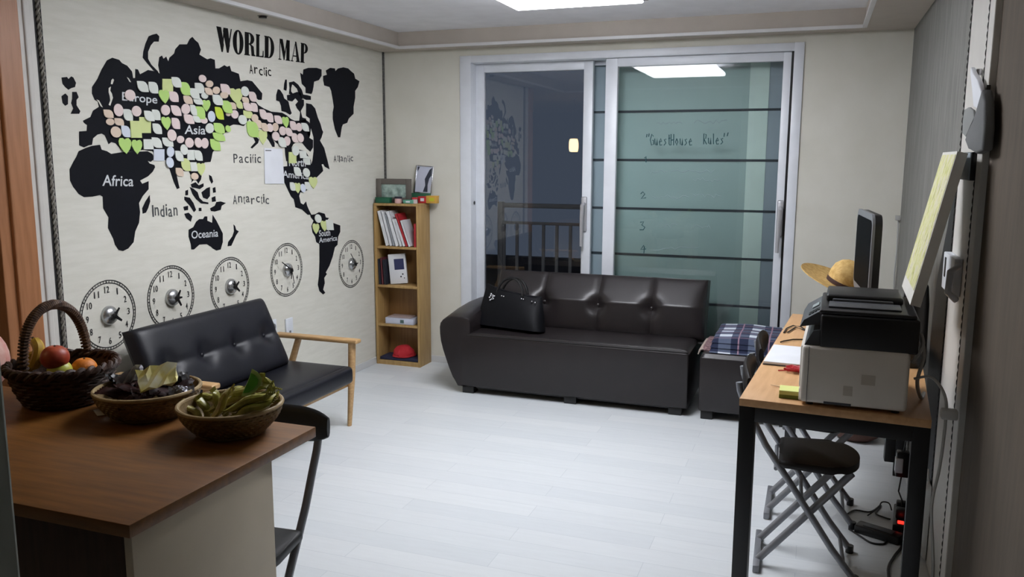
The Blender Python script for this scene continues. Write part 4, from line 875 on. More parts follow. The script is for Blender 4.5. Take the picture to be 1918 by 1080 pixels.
# leaning painting
cv = thing('painting', 'white edged canvas painting of yellow foliage leaning on the printer', 'painting', (.31, 3.0, 1.095))
e0 = Vector((.287, 2.80, 1.091)); eu = Vector((.012, .42, 0)); ev = Vector((.105, .075, .468))
nn = eu.cross(ev).normalized(); nn = -nn if nn.x > 0 else nn
MB().prism([e0, e0+eu, e0+eu+ev, e0+ev], -nn*.03).build('canvas', mat('canvas_white', (214, 212, 204), .75), cv, smooth=False)
MB().prism([e0+eu*.03+ev*.09+nn*.0012, e0+eu*.97+ev*.09+nn*.0012, e0+eu*.97+ev*.98+nn*.0012, e0+eu*.03+ev*.98+nn*.0012], -nn*.001).build('picture', canvas_mat(), cv, smooth=False)
# small things on the desk
pb = thing('notebook', 'white notebook lying open side up on the desk left of the printer', 'notebook', (-.06, 3.38, ZD), -.07)
MB().box(-.09, .11, -.15, .17, 0, .004, .001).build('cover', M_prg, pb, world=False, smooth=False); MB().box(-.088, .108, -.148, .168, .004, .014, .002).build('pages', M_paper, pb, world=False, smooth=False)
rb = thing('ribbon', 'tangle of red ribbon on the desk in front of the white notebook', 'ribbon', (-.03, 3.17, ZD))
k = MB(); pts = []
for i in range(70):
    a = i*.62; pts.append((-.025+.045*math.cos(a)*math.sin(.37*i+1)+.01*math.sin(i), 3.165+.035*math.sin(a*1.3), ZD+.004+.012*abs(math.sin(.9*i))))
k.tube(pts, .0035, n=6, flat=.5); k.tube([(-.1, 3.15, ZD+.003), (-.075, 3.16, ZD+.004), (-.04, 3.165, ZD+.006)], .0025, n=5)
k.build('strand', mat('red_ribbon', (184, 30, 44), .5), rb)
sn = thing('sticky_pad', 'yellow-green block of sticky notes at the near edge of the desk', 'sticky notes', (-.045, 2.80, ZD))
MB().box(-.082, -.018, 2.785, 2.855, ZD, ZD+.012, .001).build('lower_block', mat('pad_olive', (122, 134, 56), .7), sn, smooth=False)
MB().box(-.082, -.018, 2.785, 2.855, ZD+.012, ZD+.026, .001).build('upper_block', mat('pad_yellow', (216, 222, 140), .7), sn, smooth=False)
pc = MB().tube([(-.115, 2.93, ZD+.004), (-.06, 2.90, ZD+.004), (-.03, 2.885, ZD+.004)], [.001, .004, .004], n=8).build('pencil', mat('pencil_wood', (206, 176, 140), .5)); tag(pc, 'short pale pencil behind the sticky note block', 'pencil')
cb = MB().tube([(x, y, ZD+.004+.0*i) for i, (x, y) in enumerate([tuple(P(px, py, 'z', ZD)[:2]) for px, py in ((1512, 621), (1500, 613), (1485, 611), (1473, 616), (1468, 624), (1476, 623), (1490, 614), (1503, 618), (1513, 622))])], .003, n=7).build('cable', M_black); tag(cb, 'looped black cord on the desk beside the printer panel', 'cable')
cb = MB().tube([(x, y, ZD+.004) for x, y in [tuple(P(px, py, 'z', ZD)[:2]) for px, py in ((1506, 637), (1485, 637), (1468, 640), (1462, 642))]], .003, n=7).build('cable', M_black); tag(cb, 'short straight brown-black cord just behind the white notebook', 'cable')
# ================================================================== FOLDING CHAIRS
M_pad = mat('chair_pad_brown', (24, 20, 20), .55, spec=.3, bump=.1)
def make_chair(name, label, loc, rz, group, padm=None):
    t = thing(name, label, 'chair', loc, rz, group); pm = padm or M_pad
    prof = [(.145, 0), (.06, .12), (-.09, .345), (-.19, .49), (-.238, .58), (-.272, .64), (-.290, .69), (-.295, .72)]
    # seat: straight notched back edge, round front
    o = []
    for i in range(25):
        a = -PI/2+PI*i/24; o.append((.02+.125*math.cos(a)**.8 if math.cos(a) > 1e-6 else .02, .16*math.sin(a)))
    o += [(-.12, .155), (-.14, .14), (-.142, .06), (-.128, .045), (-.128, -.045), (-.142, -.06), (-.14, -.14), (-.12, -.155)]
    k = MB().prism([(x, y, .414) for x, y in o], (0, 0, .028)); bmesh.ops.bevel(k.bm, geom=[e for e in k.bm.edges if abs(e.verts[0].co.z-e.verts[1].co.z) < 1e-5], offset=.013, segments=3, profile=.5, affect='EDGES')
    k.build('seat', pm, t, world=False)
    k = MB(); n = 20; R = .335; sec = []
    for i in range(n+1):
        a = (i/n-.5)*1.14; y = R*math.sin(a); xo = -.274+.12*(1-math.cos(a)); e = abs(2*i/n-1); hgt = .056*(1-.45*e**4)
        zc = .722
        ring = []
        for q in range(12):
            b = 2*PI*q/12; ring.append(k.bm.verts.new((xo+.015*math.cos(b)*(1-.3*e**6)-.12*(math.sin(b)*hgt)*.5, y, zc+hgt*math.copysign(abs(math.sin(b))**.7, math.sin(b)))))
        sec.append(ring)
    for A, B in zip(sec, sec[1:]):
        for q in range(12): k.bm.faces.new((A[q], A[(q+1) % 12], B[(q+1) % 12], B[q]))
    k.bm.faces.new(sec[0][::-1]); k.bm.faces.new(sec[-1])
    k.build('backrest', pm, t, world=False)
    for s_ in (-1, 1):
        k = MB().tube([(x, s_*.13, max(z, .012)) for x, z in prof], .0125, n=10); k.build('upright', M_grey, t, world=False)
        MB().tube([(-.2, s_*.092, .02), (.115, s_*.092, .405)], .0135, n=10).build('leg', M_grey, t, world=False)
        MB().lathe([(.015, 0), (.015, .03)], .143, s_*.13, 0, n=12).build('foot_cap', M_black, t, world=False)
    MB().box(-.214, -.19, -.165, .165, 0, .03, .004).build('foot_bar', M_grey, t, world=False)
    for (x, w_, z) in ((-.055, .13, .295), (.105, .092, .402), (-.15, .13, .404), (.105, .13, .055)): MB().tube([(x, -w_, z), (x, w_, z)], .0075, n=8).build('crossbar', M_grey, t, world=False)
    return t
make_chair('folding_chair', 'dark folding chair tucked under the near end of the desk', (.058, 3.235, 0), .03, 'folding chairs under the desk')
make_chair('folding_chair', 'dark folding chair deeper under the desk behind the nearer one', (.072, 3.735, 0), .0, 'folding chairs under the desk')
make_chair('folding_chair', 'black folding chair with padded back behind the wooden counter', (-1.51, 1.83, 0), math.radians(276), None, M_blacksat)
# ---------- under the desk
bk_ = thing('basket', 'round brown basket on the floor at the far end under the desk', 'basket', (.275, 4.87, 0))
MB().lathe([(.085, 0), (.115, .02), (.135, .06), (.14, .12), (.138, .19), (.13, .195), (.128, .12), (.09, .03)], .275, 4.87, 0, n=32, mod=lambda a, j: .002*math.sin(24*a)).build('bowl', mat('brown_wicker', (92, 60, 50), .7, bump=.4), bk_)
MB().lathe([(.128, .188), (.142, .186), (.144, .2), (.132, .204)], .275, 4.87, 0, n=32).build('rim', MATS['brown_wicker'], bk_)
ps = thing('power_strip', 'black adapter block lying on the floor under the desk', 'adapter', (.315, 3.56, 0), -.42)
MB().box(-.09, .09, -.032, .032, 0, .035, .006).build('body', M_black, ps, world=False); MB().box(-.06, .06, -.018, .018, .035, .038, .002).build('label_plate', M_prg, ps, world=False)
p2 = thing('power_strip', 'black power strip with plugs and a small red light beside the right wall', 'power strip', (.41, 3.72, 0), -.1)
MB().box(-.03, .03, -.12, .12, 0, .045, .006).build('body', M_black, p2, world=False)
for y in (-.03, .05): MB().box(-.022, .022, y-.02, y+.02, .045, .085, .006).build('plug', M_prb, p2, world=False)
MB().box(-.012, .012, -.105, -.08, .045, .05, .002).build('switch', mat('red_light', (220, 50, 40), .4, emit=(255, 40, 30), estr=3), p2, world=False)
ap = thing('adapter', 'black and white power adapter hanging by its cord under the desk', 'adapter', (.40, 3.78, .2))
c = P(1690, 867, 'y', 3.8); MB().box(c.x-.026, c.x+.026, 3.77, 3.82, c.z-.055, c.z+.055, .006).build('body', M_black, ap); MB().box(c.x-.03, c.x+.0, 3.765, 3.8, c.z-.035, c.z+.03, .003).build('sticker', M_paper, ap)
MB().tube([(c.x, 3.79, c.z+.05), (c.x+.01, 3.79, c.z+.15), (c.x, 3.79, .66)], .003, n=6).build('cord', M_black, ap)
MB().tube([(c.x, 3.79, c.z-.05), (c.x-.008, 3.78, c.z-.12), (c.x+.004, 3.74, .1), (.41, 3.73, .08)], .0035, n=6).build('plug_lead', M_black, ap)
cm = thing('cable_tray', 'black bracket hanging under the right side of the desk', 'bracket', (.33, 3.6, .6))
c2 = P(1667, 836, 'y', 3.6); MB().box(c2.x-.02, c2.x+.02, 3.58, 3.63, c2.z-.06, .684, .004).build('bracket', M_steel, cm); MB().box(c2.x-.03, c2.x+.03, 3.57, 3.64, .676, .684, .002).build('plate', M_steel, cm)
def cable(label, pts, r=.0035, m=None, nm='cable', cat='cable', sm=6):
    P_ = [Vector(p) for p in pts]; out = []
    for i in range(len(P_)-1):
        a = P_[max(i-1, 0)]; b = P_[i]; c = P_[i+1]; d = P_[min(i+2, len(P_)-1)]
        for k in range(sm):
            t = k/sm; out.append(.5*((2*b)+(c-a)*t+(2*a-5*b+4*c-d)*t*t+(3*b-a-3*c+d)*t**3))
    out.append(P_[-1])
    o = MB().tube(out, r, n=6).build(nm, m or M_black); tag(o, label, cat); return o
fl = lambda px, py, z=.005: P(px, py, 'z', z)
cable('black cable looping across the floor behind the adapter block', [fl(1580, 968), fl(1600, 955), fl(1630, 958), fl(1650, 945), fl(1640, 960), fl(1655, 968), fl(1668, 972)])
cable('thin black cable curling above the power strip', [fl(1625, 965), fl(1645, 950, .03), fl(1652, 940, .05), fl(1665, 942, .05), fl(1670, 955, .03)], .003)
cable('black cable lying in front of the adapter block', [fl(1590, 990), fl(1612, 1004), fl(1632, 1016), fl(1655, 1018), fl(1662, 1010)], .004)
cable('black lead running from the power strip towards the camera', [(.405, 3.60, .02), (.40, 3.5, .006), (.36, 3.38, .005), (.33, 3.25, .005), (.33, 3.0, .005)], .006)
M_cw = mat('cable_white', (176, 176, 172), .5)
cable('white cable looping from the printer down beside the desk leg', [(.315, 2.80, .86), (.36, 2.77, .875), (.395, 2.74, .83), (.40, 2.72, .76), (.392, 2.70, .62), (.378, 2.69, .5), (.392, 2.70, .36), (.402, 2.72, .25), (.405, 2.74, .006)], .0045, M_cw)
pg = MB().box(.385, .43, 2.70, 2.735, .765, .795, .005).build('cable_clip', M_cw); tag(pg, 'small white plug block on the white cable at the desk corner', 'plug')
cable('bundle of white leads behind the printer', [(.31, 2.84, .90), (.335, 2.83, .96), (.33, 2.86, .99), (.345, 2.87, .92), (.33, 2.85, .84), (.35, 2.9, .775), (.37, 3.0, .766)], .006, M_cw)
cable('white cable running down the far right corner of the room', [(XR-.012, 5.60, 1.17), (XR-.008, 5.61, 1.0), (XR-.012, 5.60, .85), (XR-.006, 5.612, .7), (XR-.01, 5.60, .55), (XR-.012, 5.60, .06)], .005, M_cw)
ck = MB().box(XR-.03, XR-.0, 5.58, 5.622, 1.17, 1.2, .004).build('cable_junction', M_cw); tag(ck, 'small white junction at the top of the corner cable', 'cable junction')
# ---------- things on the right jamb
XT = XR-.015
hs = thing('intercom_handset', 'white wall handset with curved grip on the right door jamb', 'intercom', (XT, 3.2, 1.07))
MB().box(XT-.026, XT, 3.12, 3.37, 1.075, 1.205, .003).build('base_plate', M_white, hs); MB().box(XT-.028, XT-.02, 3.3, 3.33, 1.12, 1.19, .002).build('slot', M_black, hs)
MB().tube([(XT-.015, 3.07, 1.19), (XT-.045, 3.05, 1.17), (XT-.048, 3.045, 1.10), (XT-.02, 3.06, 1.075)], .011, n=10).build('grip', M_white, hs)
bxd = thing('doorbell_box', 'pale grey box with black side on the right door jamb below the cap', 'control box', (XT, 3.15, 1.48))
MB().box(XT-.020, XT, 3.0, 3.27, 1.468, 1.558, .003).build('body', M_black, bxd); MB().box(XT-.024, XT-.019, 3.003, 3.267, 1.47, 1.556, .002).build('face_plate', mat('panel_grey', (156, 166, 172), .4), bxd)
cpx = thing('cap', 'grey cap hanging on the right door jamb above the grey box', 'hat', (XT, 3.0, 1.58))
def sil(pts, x, n, m, par, off, bev):
    k = MB().prism([P(px, py, 'x', x) for px, py in pts], (off, 0, 0))
    bmesh.ops.bevel(k.bm, geom=[e for e in k.bm.edges if abs(e.verts[0].co.x-e.verts[1].co.x) < 1e-5], offset=bev, segments=3, profile=.5, affect='EDGES')
    return k.build(n, m, par, angle=60)
M_cap = mat('cap_grey', (104, 106, 106), .85, bump=.2)
sil([(1838, 168), (1842, 190), (1842, 240), (1838, 282), (1826, 288), (1814, 278), (1806, 262), (1812, 248), (1822, 228), (1830, 206)], XT-.032, 'crown', M_cap, cpx, .03, .008)
sil([(1806, 205), (1814, 201), (1822, 206), (1824, 220), (1816, 238), (1808, 256), (1802, 250), (1803, 226)], XT-.03, 'visor', mat('cap_visor', (134, 136, 134), .8), cpx, .008, .003)
MB().box(XT-.012, XT, 2.90, 2.92, 1.74, 1.756, .002).build('hanging_loop', M_black, cpx)
wc = thing('white_cloth', 'narrow white cloth hanging on the right door jamb above the cap', 'cloth', (XT, 3.0, 1.72))
sil([(1818, 126), (1822, 138), (1830, 150), (1837, 170), (1837, 186), (1830, 204), (1823, 200), (1821, 170), (1817, 140)], XT-.03, 'fold', M_paper, wc, .014, .004)
MB().box(XT-.018, XT, 3.07, 3.09, 1.80, 1.82, .003).build('hook', M_chrome, wc)
bkp = thing('black_board', 'tall black board standing against the grey wall behind the leaning painting', 'board', (XR-.02, 3.56, 0))
MB().prism([(XR-.001, 3.425, .002), (XR-.001, 3.425, 1.50), (XR-.001, 3.50, 1.36), (XR-.001, 3.60, 1.22), (XR-.001, 3.72, 1.05), (XR-.001, 3.76, .85), (XR-.001, 3.76, .002)], (-.012, 0, 0)).build('panel', M_blacksat, bkp, smooth=False)
pbg = thing('plastic_bag', 'crumpled white plastic bag hanging low on the right door jamb', 'bag', (XT, 3.36, .02))
MB().pillow((XT-.003, 3.36, .012), (0, .13, 0), (0, .0, .3), (-1, 0, 0), .03, tufts=((.5, .5, .01, .03), (.2, .3, .008, .03)), n=16, m=20, p=4, q=2).build('sack', mat('plastic_white', (200, 202, 200), .3), pbg)
MB().tube([(XT-.006, 3.40, .3), (XT-.012, 3.42, .36), (XT-.006, 3.44, .3)], .004, n=6).build('handle', MATS['plastic_white'], pbg)
# ================================================================== KITCHEN COUNTER
ZI = .78
ct = thing('kitchen_counter', 'wood topped counter with cream end panel in the left foreground', 'counter', (-2.2, 1.6, 0))
ix1, iy0, iy1, ix0 = -1.297, 1.258, 1.945, -3.0
MB().box(ix0, ix1, iy0, iy1, ZI-.03, ZI, .002).build('counter_top', M_counter, ct)
MB().box(ix1-.03, ix1-.008, iy0+.012, 1.75, 0, ZI-.03, .002).build('end_panel', M_cab, ct)
MB().box(ix0+.02, ix1-.03, iy0+.03, iy0+.048, .08, ZI-.03, .002).build('front_panel', M_dkwood, ct)
MB().box(ix0+.02, ix1-.03, 1.60, 1.62, 0, ZI-.03, .002).build('back_panel', M_cab, ct)
MB().box(ix0+.0, ix0+.02, iy0+.012, 1.75, 0, ZI-.03, .002).build('end_panel', M_cab, ct)
MB().box(ix0+.02, ix1-.03, iy0+.08, iy0+.095, 0, .08).build('plinth', M_black, ct)
Z1 = ZI+.001
# ------------------------------------------------------------------ fruit basket
bc = Vector((-2.165, 1.885, Z1))
fbk = thing('fruit_basket', 'dark woven fruit basket with an arched handle on the counter', 'basket', bc)
def weave(prof_fn, nrow, n, cx, cy, cz, amp, stakes):
    t = MB(); rings = []
    for j in range(nrow*4+1):
        s_ = j/(nrow*4); r, z = prof_fn(s_); row = j/4
        ring = []
        for k in range(n):
            a = 2*PI*k/n
            q = r+amp*(abs(math.sin(PI*row))*1.3+math.cos(stakes*a+PI*int(row))*.8)
            ring.append(t.bm.verts.new((cx+q*math.cos(a), cy+q*math.sin(a), cz+z)))
        rings.append(ring)
    for A, B in zip(rings, rings[1:]):
        for k in range(n): t.bm.faces.new((A[k], A[(k+1) % n], B[(k+1) % n], B[k]))
    t.bm.faces.new(rings[0][::-1])
    return t
pf = lambda s_: (.105+.048*s_**.7, .112*s_)
w_ = weave(pf, 9, 144, bc.x, bc.y, bc.z, .0032, 18); w_.build('woven_wall', M_wicker, fbk)
MB().lathe([(.145, .112), (.138, .06), (.10, .012), (.002, .012)], bc.x, bc.y, bc.z, n=40, cap0=False, cap1=False).build('lining', M_wicker, fbk)
k = MB()
for ph in (0, PI): k.tube([(bc.x+(.152+.007*math.cos(i*.9+ph))*math.cos(2*PI*i/110), bc.y+(.152+.007*math.cos(i*.9+ph))*math.sin(2*PI*i/110), bc.z+.116+.009*math.sin(i*.9+ph)) for i in range(110)], .0085, n=7, close=True)
k.build('braided_rim', M_wicker, fbk)
ha, hb_ = P(44, 690, 'z', ZI+.115), P(163, 662, 'z', ZI+.115)
k = MB(); HW = []
for i in range(60):
    a = PI*i/59; c = (ha+hb_)/2-(hb_-ha)/2*math.cos(a); c.z = ZI+.10+.195*math.sin(a)**.8; HW.append(c)
k.tube(HW, .0095, n=8); k.build('handle', M_wicker, fbk)
k = MB(); pts = []
for i in range(len(HW)*8-8):
    j = i//8; f = (i % 8)/8; c = HW[j].lerp(HW[min(j+1, 59)], f); tg = (HW[min(j+1, 59)]-HW[max(j-1, 0)]).normalized(); s1 = tg.cross(Vector((.6, .8, 0))).normalized(); s2 = tg.cross(s1)
    a = i*.785*1.0; pts.append(c+s1*.0125*math.cos(a)+s2*.0125*math.sin(a))
k.tube(pts, .0042, n=5); k.build('handle_wrapping', mat('wicker_light', (104, 76, 52), .6, rgb2=(64, 42, 30), vscale=60), bpy.data.objects['handle'] if False else fbk)
def fruit(name, lab, px, py, z, r, m, sc=(1, 1, .94), cat='fruit', dimple=True):
    c = P(px, py, 'z', z); t = thing(name, lab, cat, (c.x, c.y, z-r*sc[2]), group='fruit in the handled basket')
    k = MB(); n = 28; rs = []
    pr_ = []
    for j in range(17):
        a = -PI/2+PI*j/16; rr = r*math.cos(a); zz = r*sc[2]*math.sin(a)
        if dimple and a > 1.0: zz -= r*.16*((a-1.0)/.57)**2
        pr_.append((max(rr, .0006), zz))
    k.lathe(pr_, c.x, c.y, z, n=n).build('flesh', m, t)
    MB().tube([(c.x, c.y, z+r*sc[2]*.82), (c.x+.003, c.y, z+r*sc[2]*.98)], [.0022, .003], n=6).build('stem', mat('stem_brown', (70, 52, 34), .7), t)
    return t
ZB = ZI+.10
fruit('apple', 'large red-orange apple heaped highest in the fruit basket', 103, 669, ZI+.145, .041, mat('apple_red', (164, 54, 34), .45, rgb2=(178, 82, 44), vscale=30))
fruit('orange', 'orange at the front right of the fruit basket', 158, 690, ZI+.094, .038, mat('orange_skin', (222, 128, 28), .5, bump=.3, bscale=400))
fruit('apple', 'yellow-green apple at the front rim of the fruit basket', 112, 694, ZI+.102, .036, mat('apple_yellow', (206, 196, 84), .4, rgb2=(184, 190, 70), vscale=20))
fruit('apple', 'half hidden red apple at the bottom of the fruit basket', 118, 672, ZB-.012, .040, MATS['apple_red'])
bn = thing('banana_bunch', 'yellow bananas standing at the left of the fruit basket', 'fruit', P(66, 680, 'z', ZB), group='fruit in the handled basket')
for (pp, r) in ((((42, 688), (52, 672), (72, 662), (80, 668)), .015), (((62, 690), (70, 668), (72, 650), (64, 636)), .017), (((50, 692), (66, 678), (84, 672), (92, 676)), .016)):
    b = [P(x, y, 'y', bc.y-.03+.01*i) for i, (x, y) in enumerate(pp)]
    out = []
    for i in range(13):
        t = i/12*3; j = min(int(t), 2); f = t-j; a_, b_, c_, d_ = b[max(j-1, 0)], b[j], b[j+1], b[min(j+2, 3)]
        out.append(.5*((2*b_)+(c_-a_)*f+(2*a_-5*b_+4*c_-d_)*f*f+(3*b_-a_-3*c_+d_)*f**3))
    o = MB().tube(out, [r*(.35+.65*min(1, 3.2*math.sin(PI*min(max(i/12, .03), .97)))) for i in range(13)], n=8).build('banana', mat('banana_skin', (206, 168, 56), .5, rgb2=(176, 136, 40), vscale=14), bn)
    MB().tube([out[-1], out[-1]+(out[-1]-out[-2]).normalized()*.012], [.005, .004], n=6).build('tip', mat('stem_brown', (70, 52, 34), .7), o)
# ------------------------------------------------------------------ bamboo bowls
def bowl(lab, cx, cy, r, h, rb):
    t = thing('bamboo_bowl', lab, 'bowl', (cx, cy, Z1))
    pf = lambda s_: (rb+(r-rb)*math.sin(s_*PI/2)**.9, h*s_)
    weave(pf, 10, 168, cx, cy, Z1, .0016, 42).build('woven_wall', M_bowl, t)
    MB().lathe([(r-.006, h), (r*.9, h*.55), (rb, .012), (.002, .010)], cx, cy, Z1, n=48, cap0=False, cap1=False).build('lining', M_bowl, t)
    MB().tube([(cx+r*math.cos(2*PI*i/60), cy+r*math.sin(2*PI*i/60), Z1+h) for i in range(60)], .006, n=8, close=True).build('rim', M_bowlrim, t)
    MB().tube([(cx+(rb+.004)*math.cos(2*PI*i/40), cy+(rb+.004)*math.sin(2*PI*i/40), Z1+.006) for i in range(40)], .006, n=8, close=True).build('foot_ring', M_bowl, t)
    return t
b2 = (-1.825, 1.875); b3 = (-1.492, 1.828)
bowl('woven bowl of dark wrapped sweets, in the middle of the counter', b2[0], b2[1], .146, .078, .098)
bowl('woven bowl of green snack sticks, at the counter corner', b3[0], b3[1], .138, .078, .085)
M_choc = mat('wrapper_brown', (46, 20, 16), .5, spec=.12, rgb2=(30, 13, 14), vscale=30); M_gold = mat('foil_gold', (226, 214, 120), .3, metal=.35, rgb2=(250, 248, 220), vscale=18)
M_silv = mat('foil_silver', (186, 186, 196), .3, metal=.5, rgb2=(130, 128, 136), vscale=30); M_blk = mat('wrapper_black', (12, 10, 12), .3, spec=.2)
def packet(lab, m, mtx, L=.1, Wd=.055, T=.016, grp=None, seed=0, name='wrapped_sweet', nz=1.):
    rnd = random.Random(seed); t = thing(name, lab, 'sweet', mtx.translation, group=grp)
    k = MB(); nx, ny = 12, 8; S = {}
    for sd in (1, -1):
        for i in range(nx+1):
            for j in range(ny+1):
                u, v = i/nx, j/ny; e = (max(0, 1-abs(2*u-1)**2.5)*max(0, 1-abs(2*v-1)**2.5))**.6
                if sd == -1 and (i in (0, nx) or j in (0, ny)): S[(sd, i, j)] = S[(1, i, j)]; continue
                S[(sd, i, j)] = k.bm.verts.new(((u-.5)*L+.002*nz*rnd.uniform(-1, 1), (v-.5)*Wd*(1+.12*math.cos(2*PI*u)), sd*T*.5*e+.004*nz*rnd.uniform(-1, 1)+.004*math.sin(7*u+seed)))
        for i in range(nx):
            for j in range(ny):
                q = [S[(sd, i, j)], S[(sd, i+1, j)], S[(sd, i+1, j+1)], S[(sd, i, j+1)]]
                k.bm.faces.new(q if sd == 1 else q[::-1])
    k.xf(mtx).build('wrapper', m, t, angle=25)
    f = MB()
    for s_ in (-1, 1):
        n = 9
        a = [f.bm.verts.new((s_*(L/2-.002), (q/(n-1)-.5)*Wd*1.0, .003*math.sin(7*(0 if s_ < 0 else 1)+seed))) for q in range(n)]
        b = [f.bm.verts.new((s_*(L/2+.010), (q/(n-1)-.5)*Wd*1.12, .003*(-1)**q)) for q in range(n)]
        for q in range(n-1): f.bm.faces.new((a[q], a[q+1], b[q+1], b[q]))
    f.xf(mtx).build('crimped_end', m, t, angle=25)
    return t
def place(cx, cy, z, rz, ry=0, rx=0): return Matrix.Translation((cx, cy, z)) @ Matrix.Rotation(rz, 4, 'Z') @ Matrix.Rotation(ry, 4, 'Y') @ Matrix.Rotation(rx, 4, 'X')
GR = 'wrapped sweets in the middle bowl'
def foil(lab, m, mtx, L, Wd, seed):
    r2 = random.Random(seed); t = thing('wrapped_sweet', lab, 'sweet', mtx.translation, group=GR)
    k = MB(); nx, ny = 5, 3
    for sd in (1, -1):
        g = [[k.bm.verts.new(((i/nx-.5)*L*(1+.2*(j/ny-.5))+.005*r2.uniform(-1, 1), (j/ny-.5)*Wd+.004*r2.uniform(-1, 1), sd*.004+(.011*((i+j) % 2)-.004)*(1 if sd > 0 else .6))) for j in range(ny+1)] for i in range(nx+1)]
        for i in range(nx):
            for j in range(ny):
                k.bm.faces.new((g[i][j], g[i+1][j], g[i+1][j+1])); k.bm.faces.new((g[i][j], g[i+1][j+1], g[i][j+1]))
        if sd == 1: top = g
        else:
            ring = lambda q: [q[i][0] for i in range(nx+1)]+[q[nx][j] for j in range(1, ny+1)]+[q[i][ny] for i in range(nx-1, -1, -1)]+[q[0][j] for j in range(ny-1, 0, -1)]
            A, B = ring(top), ring(g)
            for i in range(len(A)): k.bm.faces.new((A[i], A[(i+1) % len(A)], B[(i+1) % len(A)], B[i]))
    k.xf(mtx).build('wrapper', m, t, smooth=False)
    return t
rnd = random.Random(3)
for i in range(11):
    a = i*2.399; rr = .022+.075*math.sqrt(i/11)
    packet('dark brown wrapped sweet heaped in the middle bowl', M_choc, place(b2[0]+rr*math.cos(a), b2[1]+rr*math.sin(a), Z1+.062+.03*(1-rr/.12)+.004*(i % 3), rnd.uniform(0, 6), rnd.uniform(-.3, .3), rnd.uniform(-.3, .3)), grp=GR, seed=i, nz=.6)
c = P(296, 708, 'y', b2[1]-.035); foil('gold foil packet propped up on top of the middle bowl', M_gold, place(c.x, c.y, c.z+.004, .68, -.16, .75), .104, .07, 41)
c = P(243, 706, 'y', b2[1]-.02); foil('silver foil packet leaning left of the gold one in the middle bowl', M_silv, place(c.x, c.y, c.z, .5, -.5, .9), .085, .042, 42)
c = P(340, 730, 'y', b2[1]-.0); packet('small silver-white packet at the right inside of the middle bowl', M_silv, place(c.x, c.y, c.z, .7, 0, .5), L=.05, Wd=.03, T=.012, grp=GR, seed=43)
c = P(330, 706, 'y', b2[1]+.05); packet('glossy black packet at the back right of the middle bowl', M_blk, place(c.x, c.y, c.z, 1.2, .3, .5), L=.075, Wd=.055, T=.03, grp=GR, seed=44)
c = P(222, 712, 'y', b2[1]+.03); packet('glossy black packet at the back left of the middle bowl', M_blk, place(c.x, c.y, c.z, 2.0, .3, .6), L=.08, Wd=.05, T=.026, grp=GR, seed=45)
M_gs = mat('stick_wrapper_olive', (166, 160, 74), .36, spec=.5, rgb2=(112, 110, 46), vscale=26); M_gs2 = mat('stick_wrapper_yellow', (188, 180, 84), .34, spec=.5, rgb2=(134, 118, 70), vscale=26); M_leaf = mat('wrapper_leaf_green', (92, 176, 58), .4, rgb2=(70, 150, 42), vscale=20); M_edge = mat('wrapper_pale_green', (170, 206, 120), .4)
GS = 'green snack sticks in the corner bowl'
lst = [((350, 760), (372, 782)), ((378, 752), (392, 784)), ((366, 748), (405, 740)), ((430, 732), (398, 784)), ((402, 738), (418, 770)), ((440, 735), (500, 722)), ((408, 770), (462, 752)), ((430, 766), (500, 738)), ((440, 778), (505, 752)), ((425, 755), (478, 730)), ((470, 748), (514, 730)), ((415, 745), (450, 728)), ((480, 760), (512, 744)), ((395, 765), (440, 745)), ((498, 712), (512, 738))]
for i, (p0, p1) in enumerate(lst):
    dep = b3[1]+(-.05 if i in (3, 7, 8) else .02*(i % 4)-.02)
    A, B = P(*p0, 'y', dep), P(*p1, 'y', dep+.01)
    for q in (A, B): q.z = max(q.z, Z1+.03)
    v = B-A; L = max(v.length*1.12, .07); xa = v.normalized(); ya = Vector((0, 0, 1)).cross(xa).normalized(); za = xa.cross(ya)
    m4 = Matrix.Translation((A+B)/2) @ Matrix((xa, ya, za)).transposed().to_4x4()
    m4 = m4 @ Matrix.Rotation(.5*math.sin(i*1.7), 4, 'X')
    packet('olive green wrapped snack stick heaped in the corner bowl', M_gs if i % 3 else M_gs2, m4, L=L, Wd=.03, T=.022, grp=GS, seed=60+i, name='snack_stick', nz=.3)
lf = thing('snack_stick', 'bright leaf green wrapper standing up out of the corner bowl', 'sweet', (b3[0]+.04, b3[1]+.03, Z1+.05), group=GS)
lp = [(452, 741), (460, 722), (467, 706), (472, 690), (482, 696), (490, 707), (488, 719), (478, 731), (467, 739)]
q = [P(x, y, 'y', b3[1]-.075+.0003*(738-y)) for x, y in lp]
cen = sum(q, Vector())/len(q)
MB().prism(q, (.004, -.003, 0)).build('rim', M_edge, lf)
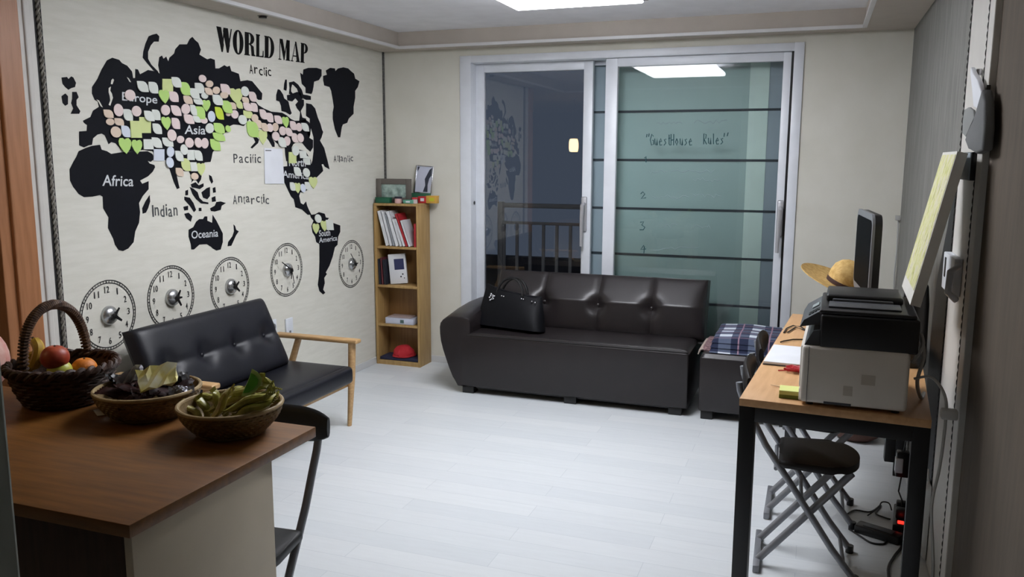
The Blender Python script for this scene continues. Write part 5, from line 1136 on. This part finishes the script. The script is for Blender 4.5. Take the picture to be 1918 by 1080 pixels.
MB().prism([cen+(v-cen)*.74+Vector((-.001, -.004, 0)) for v in q], (.002, -.002, 0)).build('leaf_face', M_leaf, lf)
# loose paper napkins under the bowls
for (px, py, lb) in ((188, 775, 'pale paper napkin corner between the fruit basket and middle bowl'), ):
    c = P(px, py, 'z', Z1); nk = MB().prism([(c.x-.05, c.y+.02, Z1), (c.x+.01, c.y-.02, Z1), (c.x+.05, c.y+.03, Z1), (c.x-.01, c.y+.07, Z1)], (0, 0, .0015)).build('napkin', mat('napkin_paper', (186, 172, 150), .8)); tag(nk, lb, 'napkin')
# pink bag at the left edge
c = P(2, 700, 'z', Z1)
pk = thing('snack_bag', 'pinkish plastic bag at the left edge behind the fruit basket', 'bag', (-2.52, 1.83, Z1))
MB().sphere((-2.50, 1.865, Z1+.105), 1, (.095, .085, .105), 24).build('bag_body', mat('bag_pink', (206, 132, 120), .3, rgb2=(226, 190, 176), vscale=22, bump=.3, bscale=40), pk)
MB().lathe([(.016, 0), (.012, .015), (.03, .04), (.034, .05)], -2.50, 1.865, Z1+.2, n=14, mod=lambda a, j: .005*math.sin(5*a)*j).build('tied_neck', MATS['bag_pink'], pk)
# ================================================================== WORLD, CAMERA, VIEW
wd = bpy.data.worlds.new('World'); bpy.context.scene.world = wd; wd.use_nodes = True
bg = wd.node_tree.nodes['Background']; bg.inputs[0].default_value = (.035, .045, .065, 1); bg.inputs[1].default_value = 1.5
cd = bpy.data.cameras.new('Camera'); cam = bpy.data.objects.new('Camera', cd); C.objects.link(cam)
cd.sensor_fit = 'HORIZONTAL'; cd.sensor_width = 36; cd.lens = FPX*36/W; cd.clip_start = .05
cam.matrix_world = Matrix(((_r.x, _u.x, -_f.x, EYE.x), (_r.y, _u.y, -_f.y, EYE.y), (_r.z, _u.z, -_f.z, EYE.z), (0, 0, 0, 1)))
sc = bpy.context.scene; sc.camera = cam
sc.view_settings.view_transform = 'Standard'; sc.view_settings.look = 'None'; sc.view_settings.gamma = 1; sc.view_settings.use_curve_mapping = False
sc.view_settings.exposure = -0.1
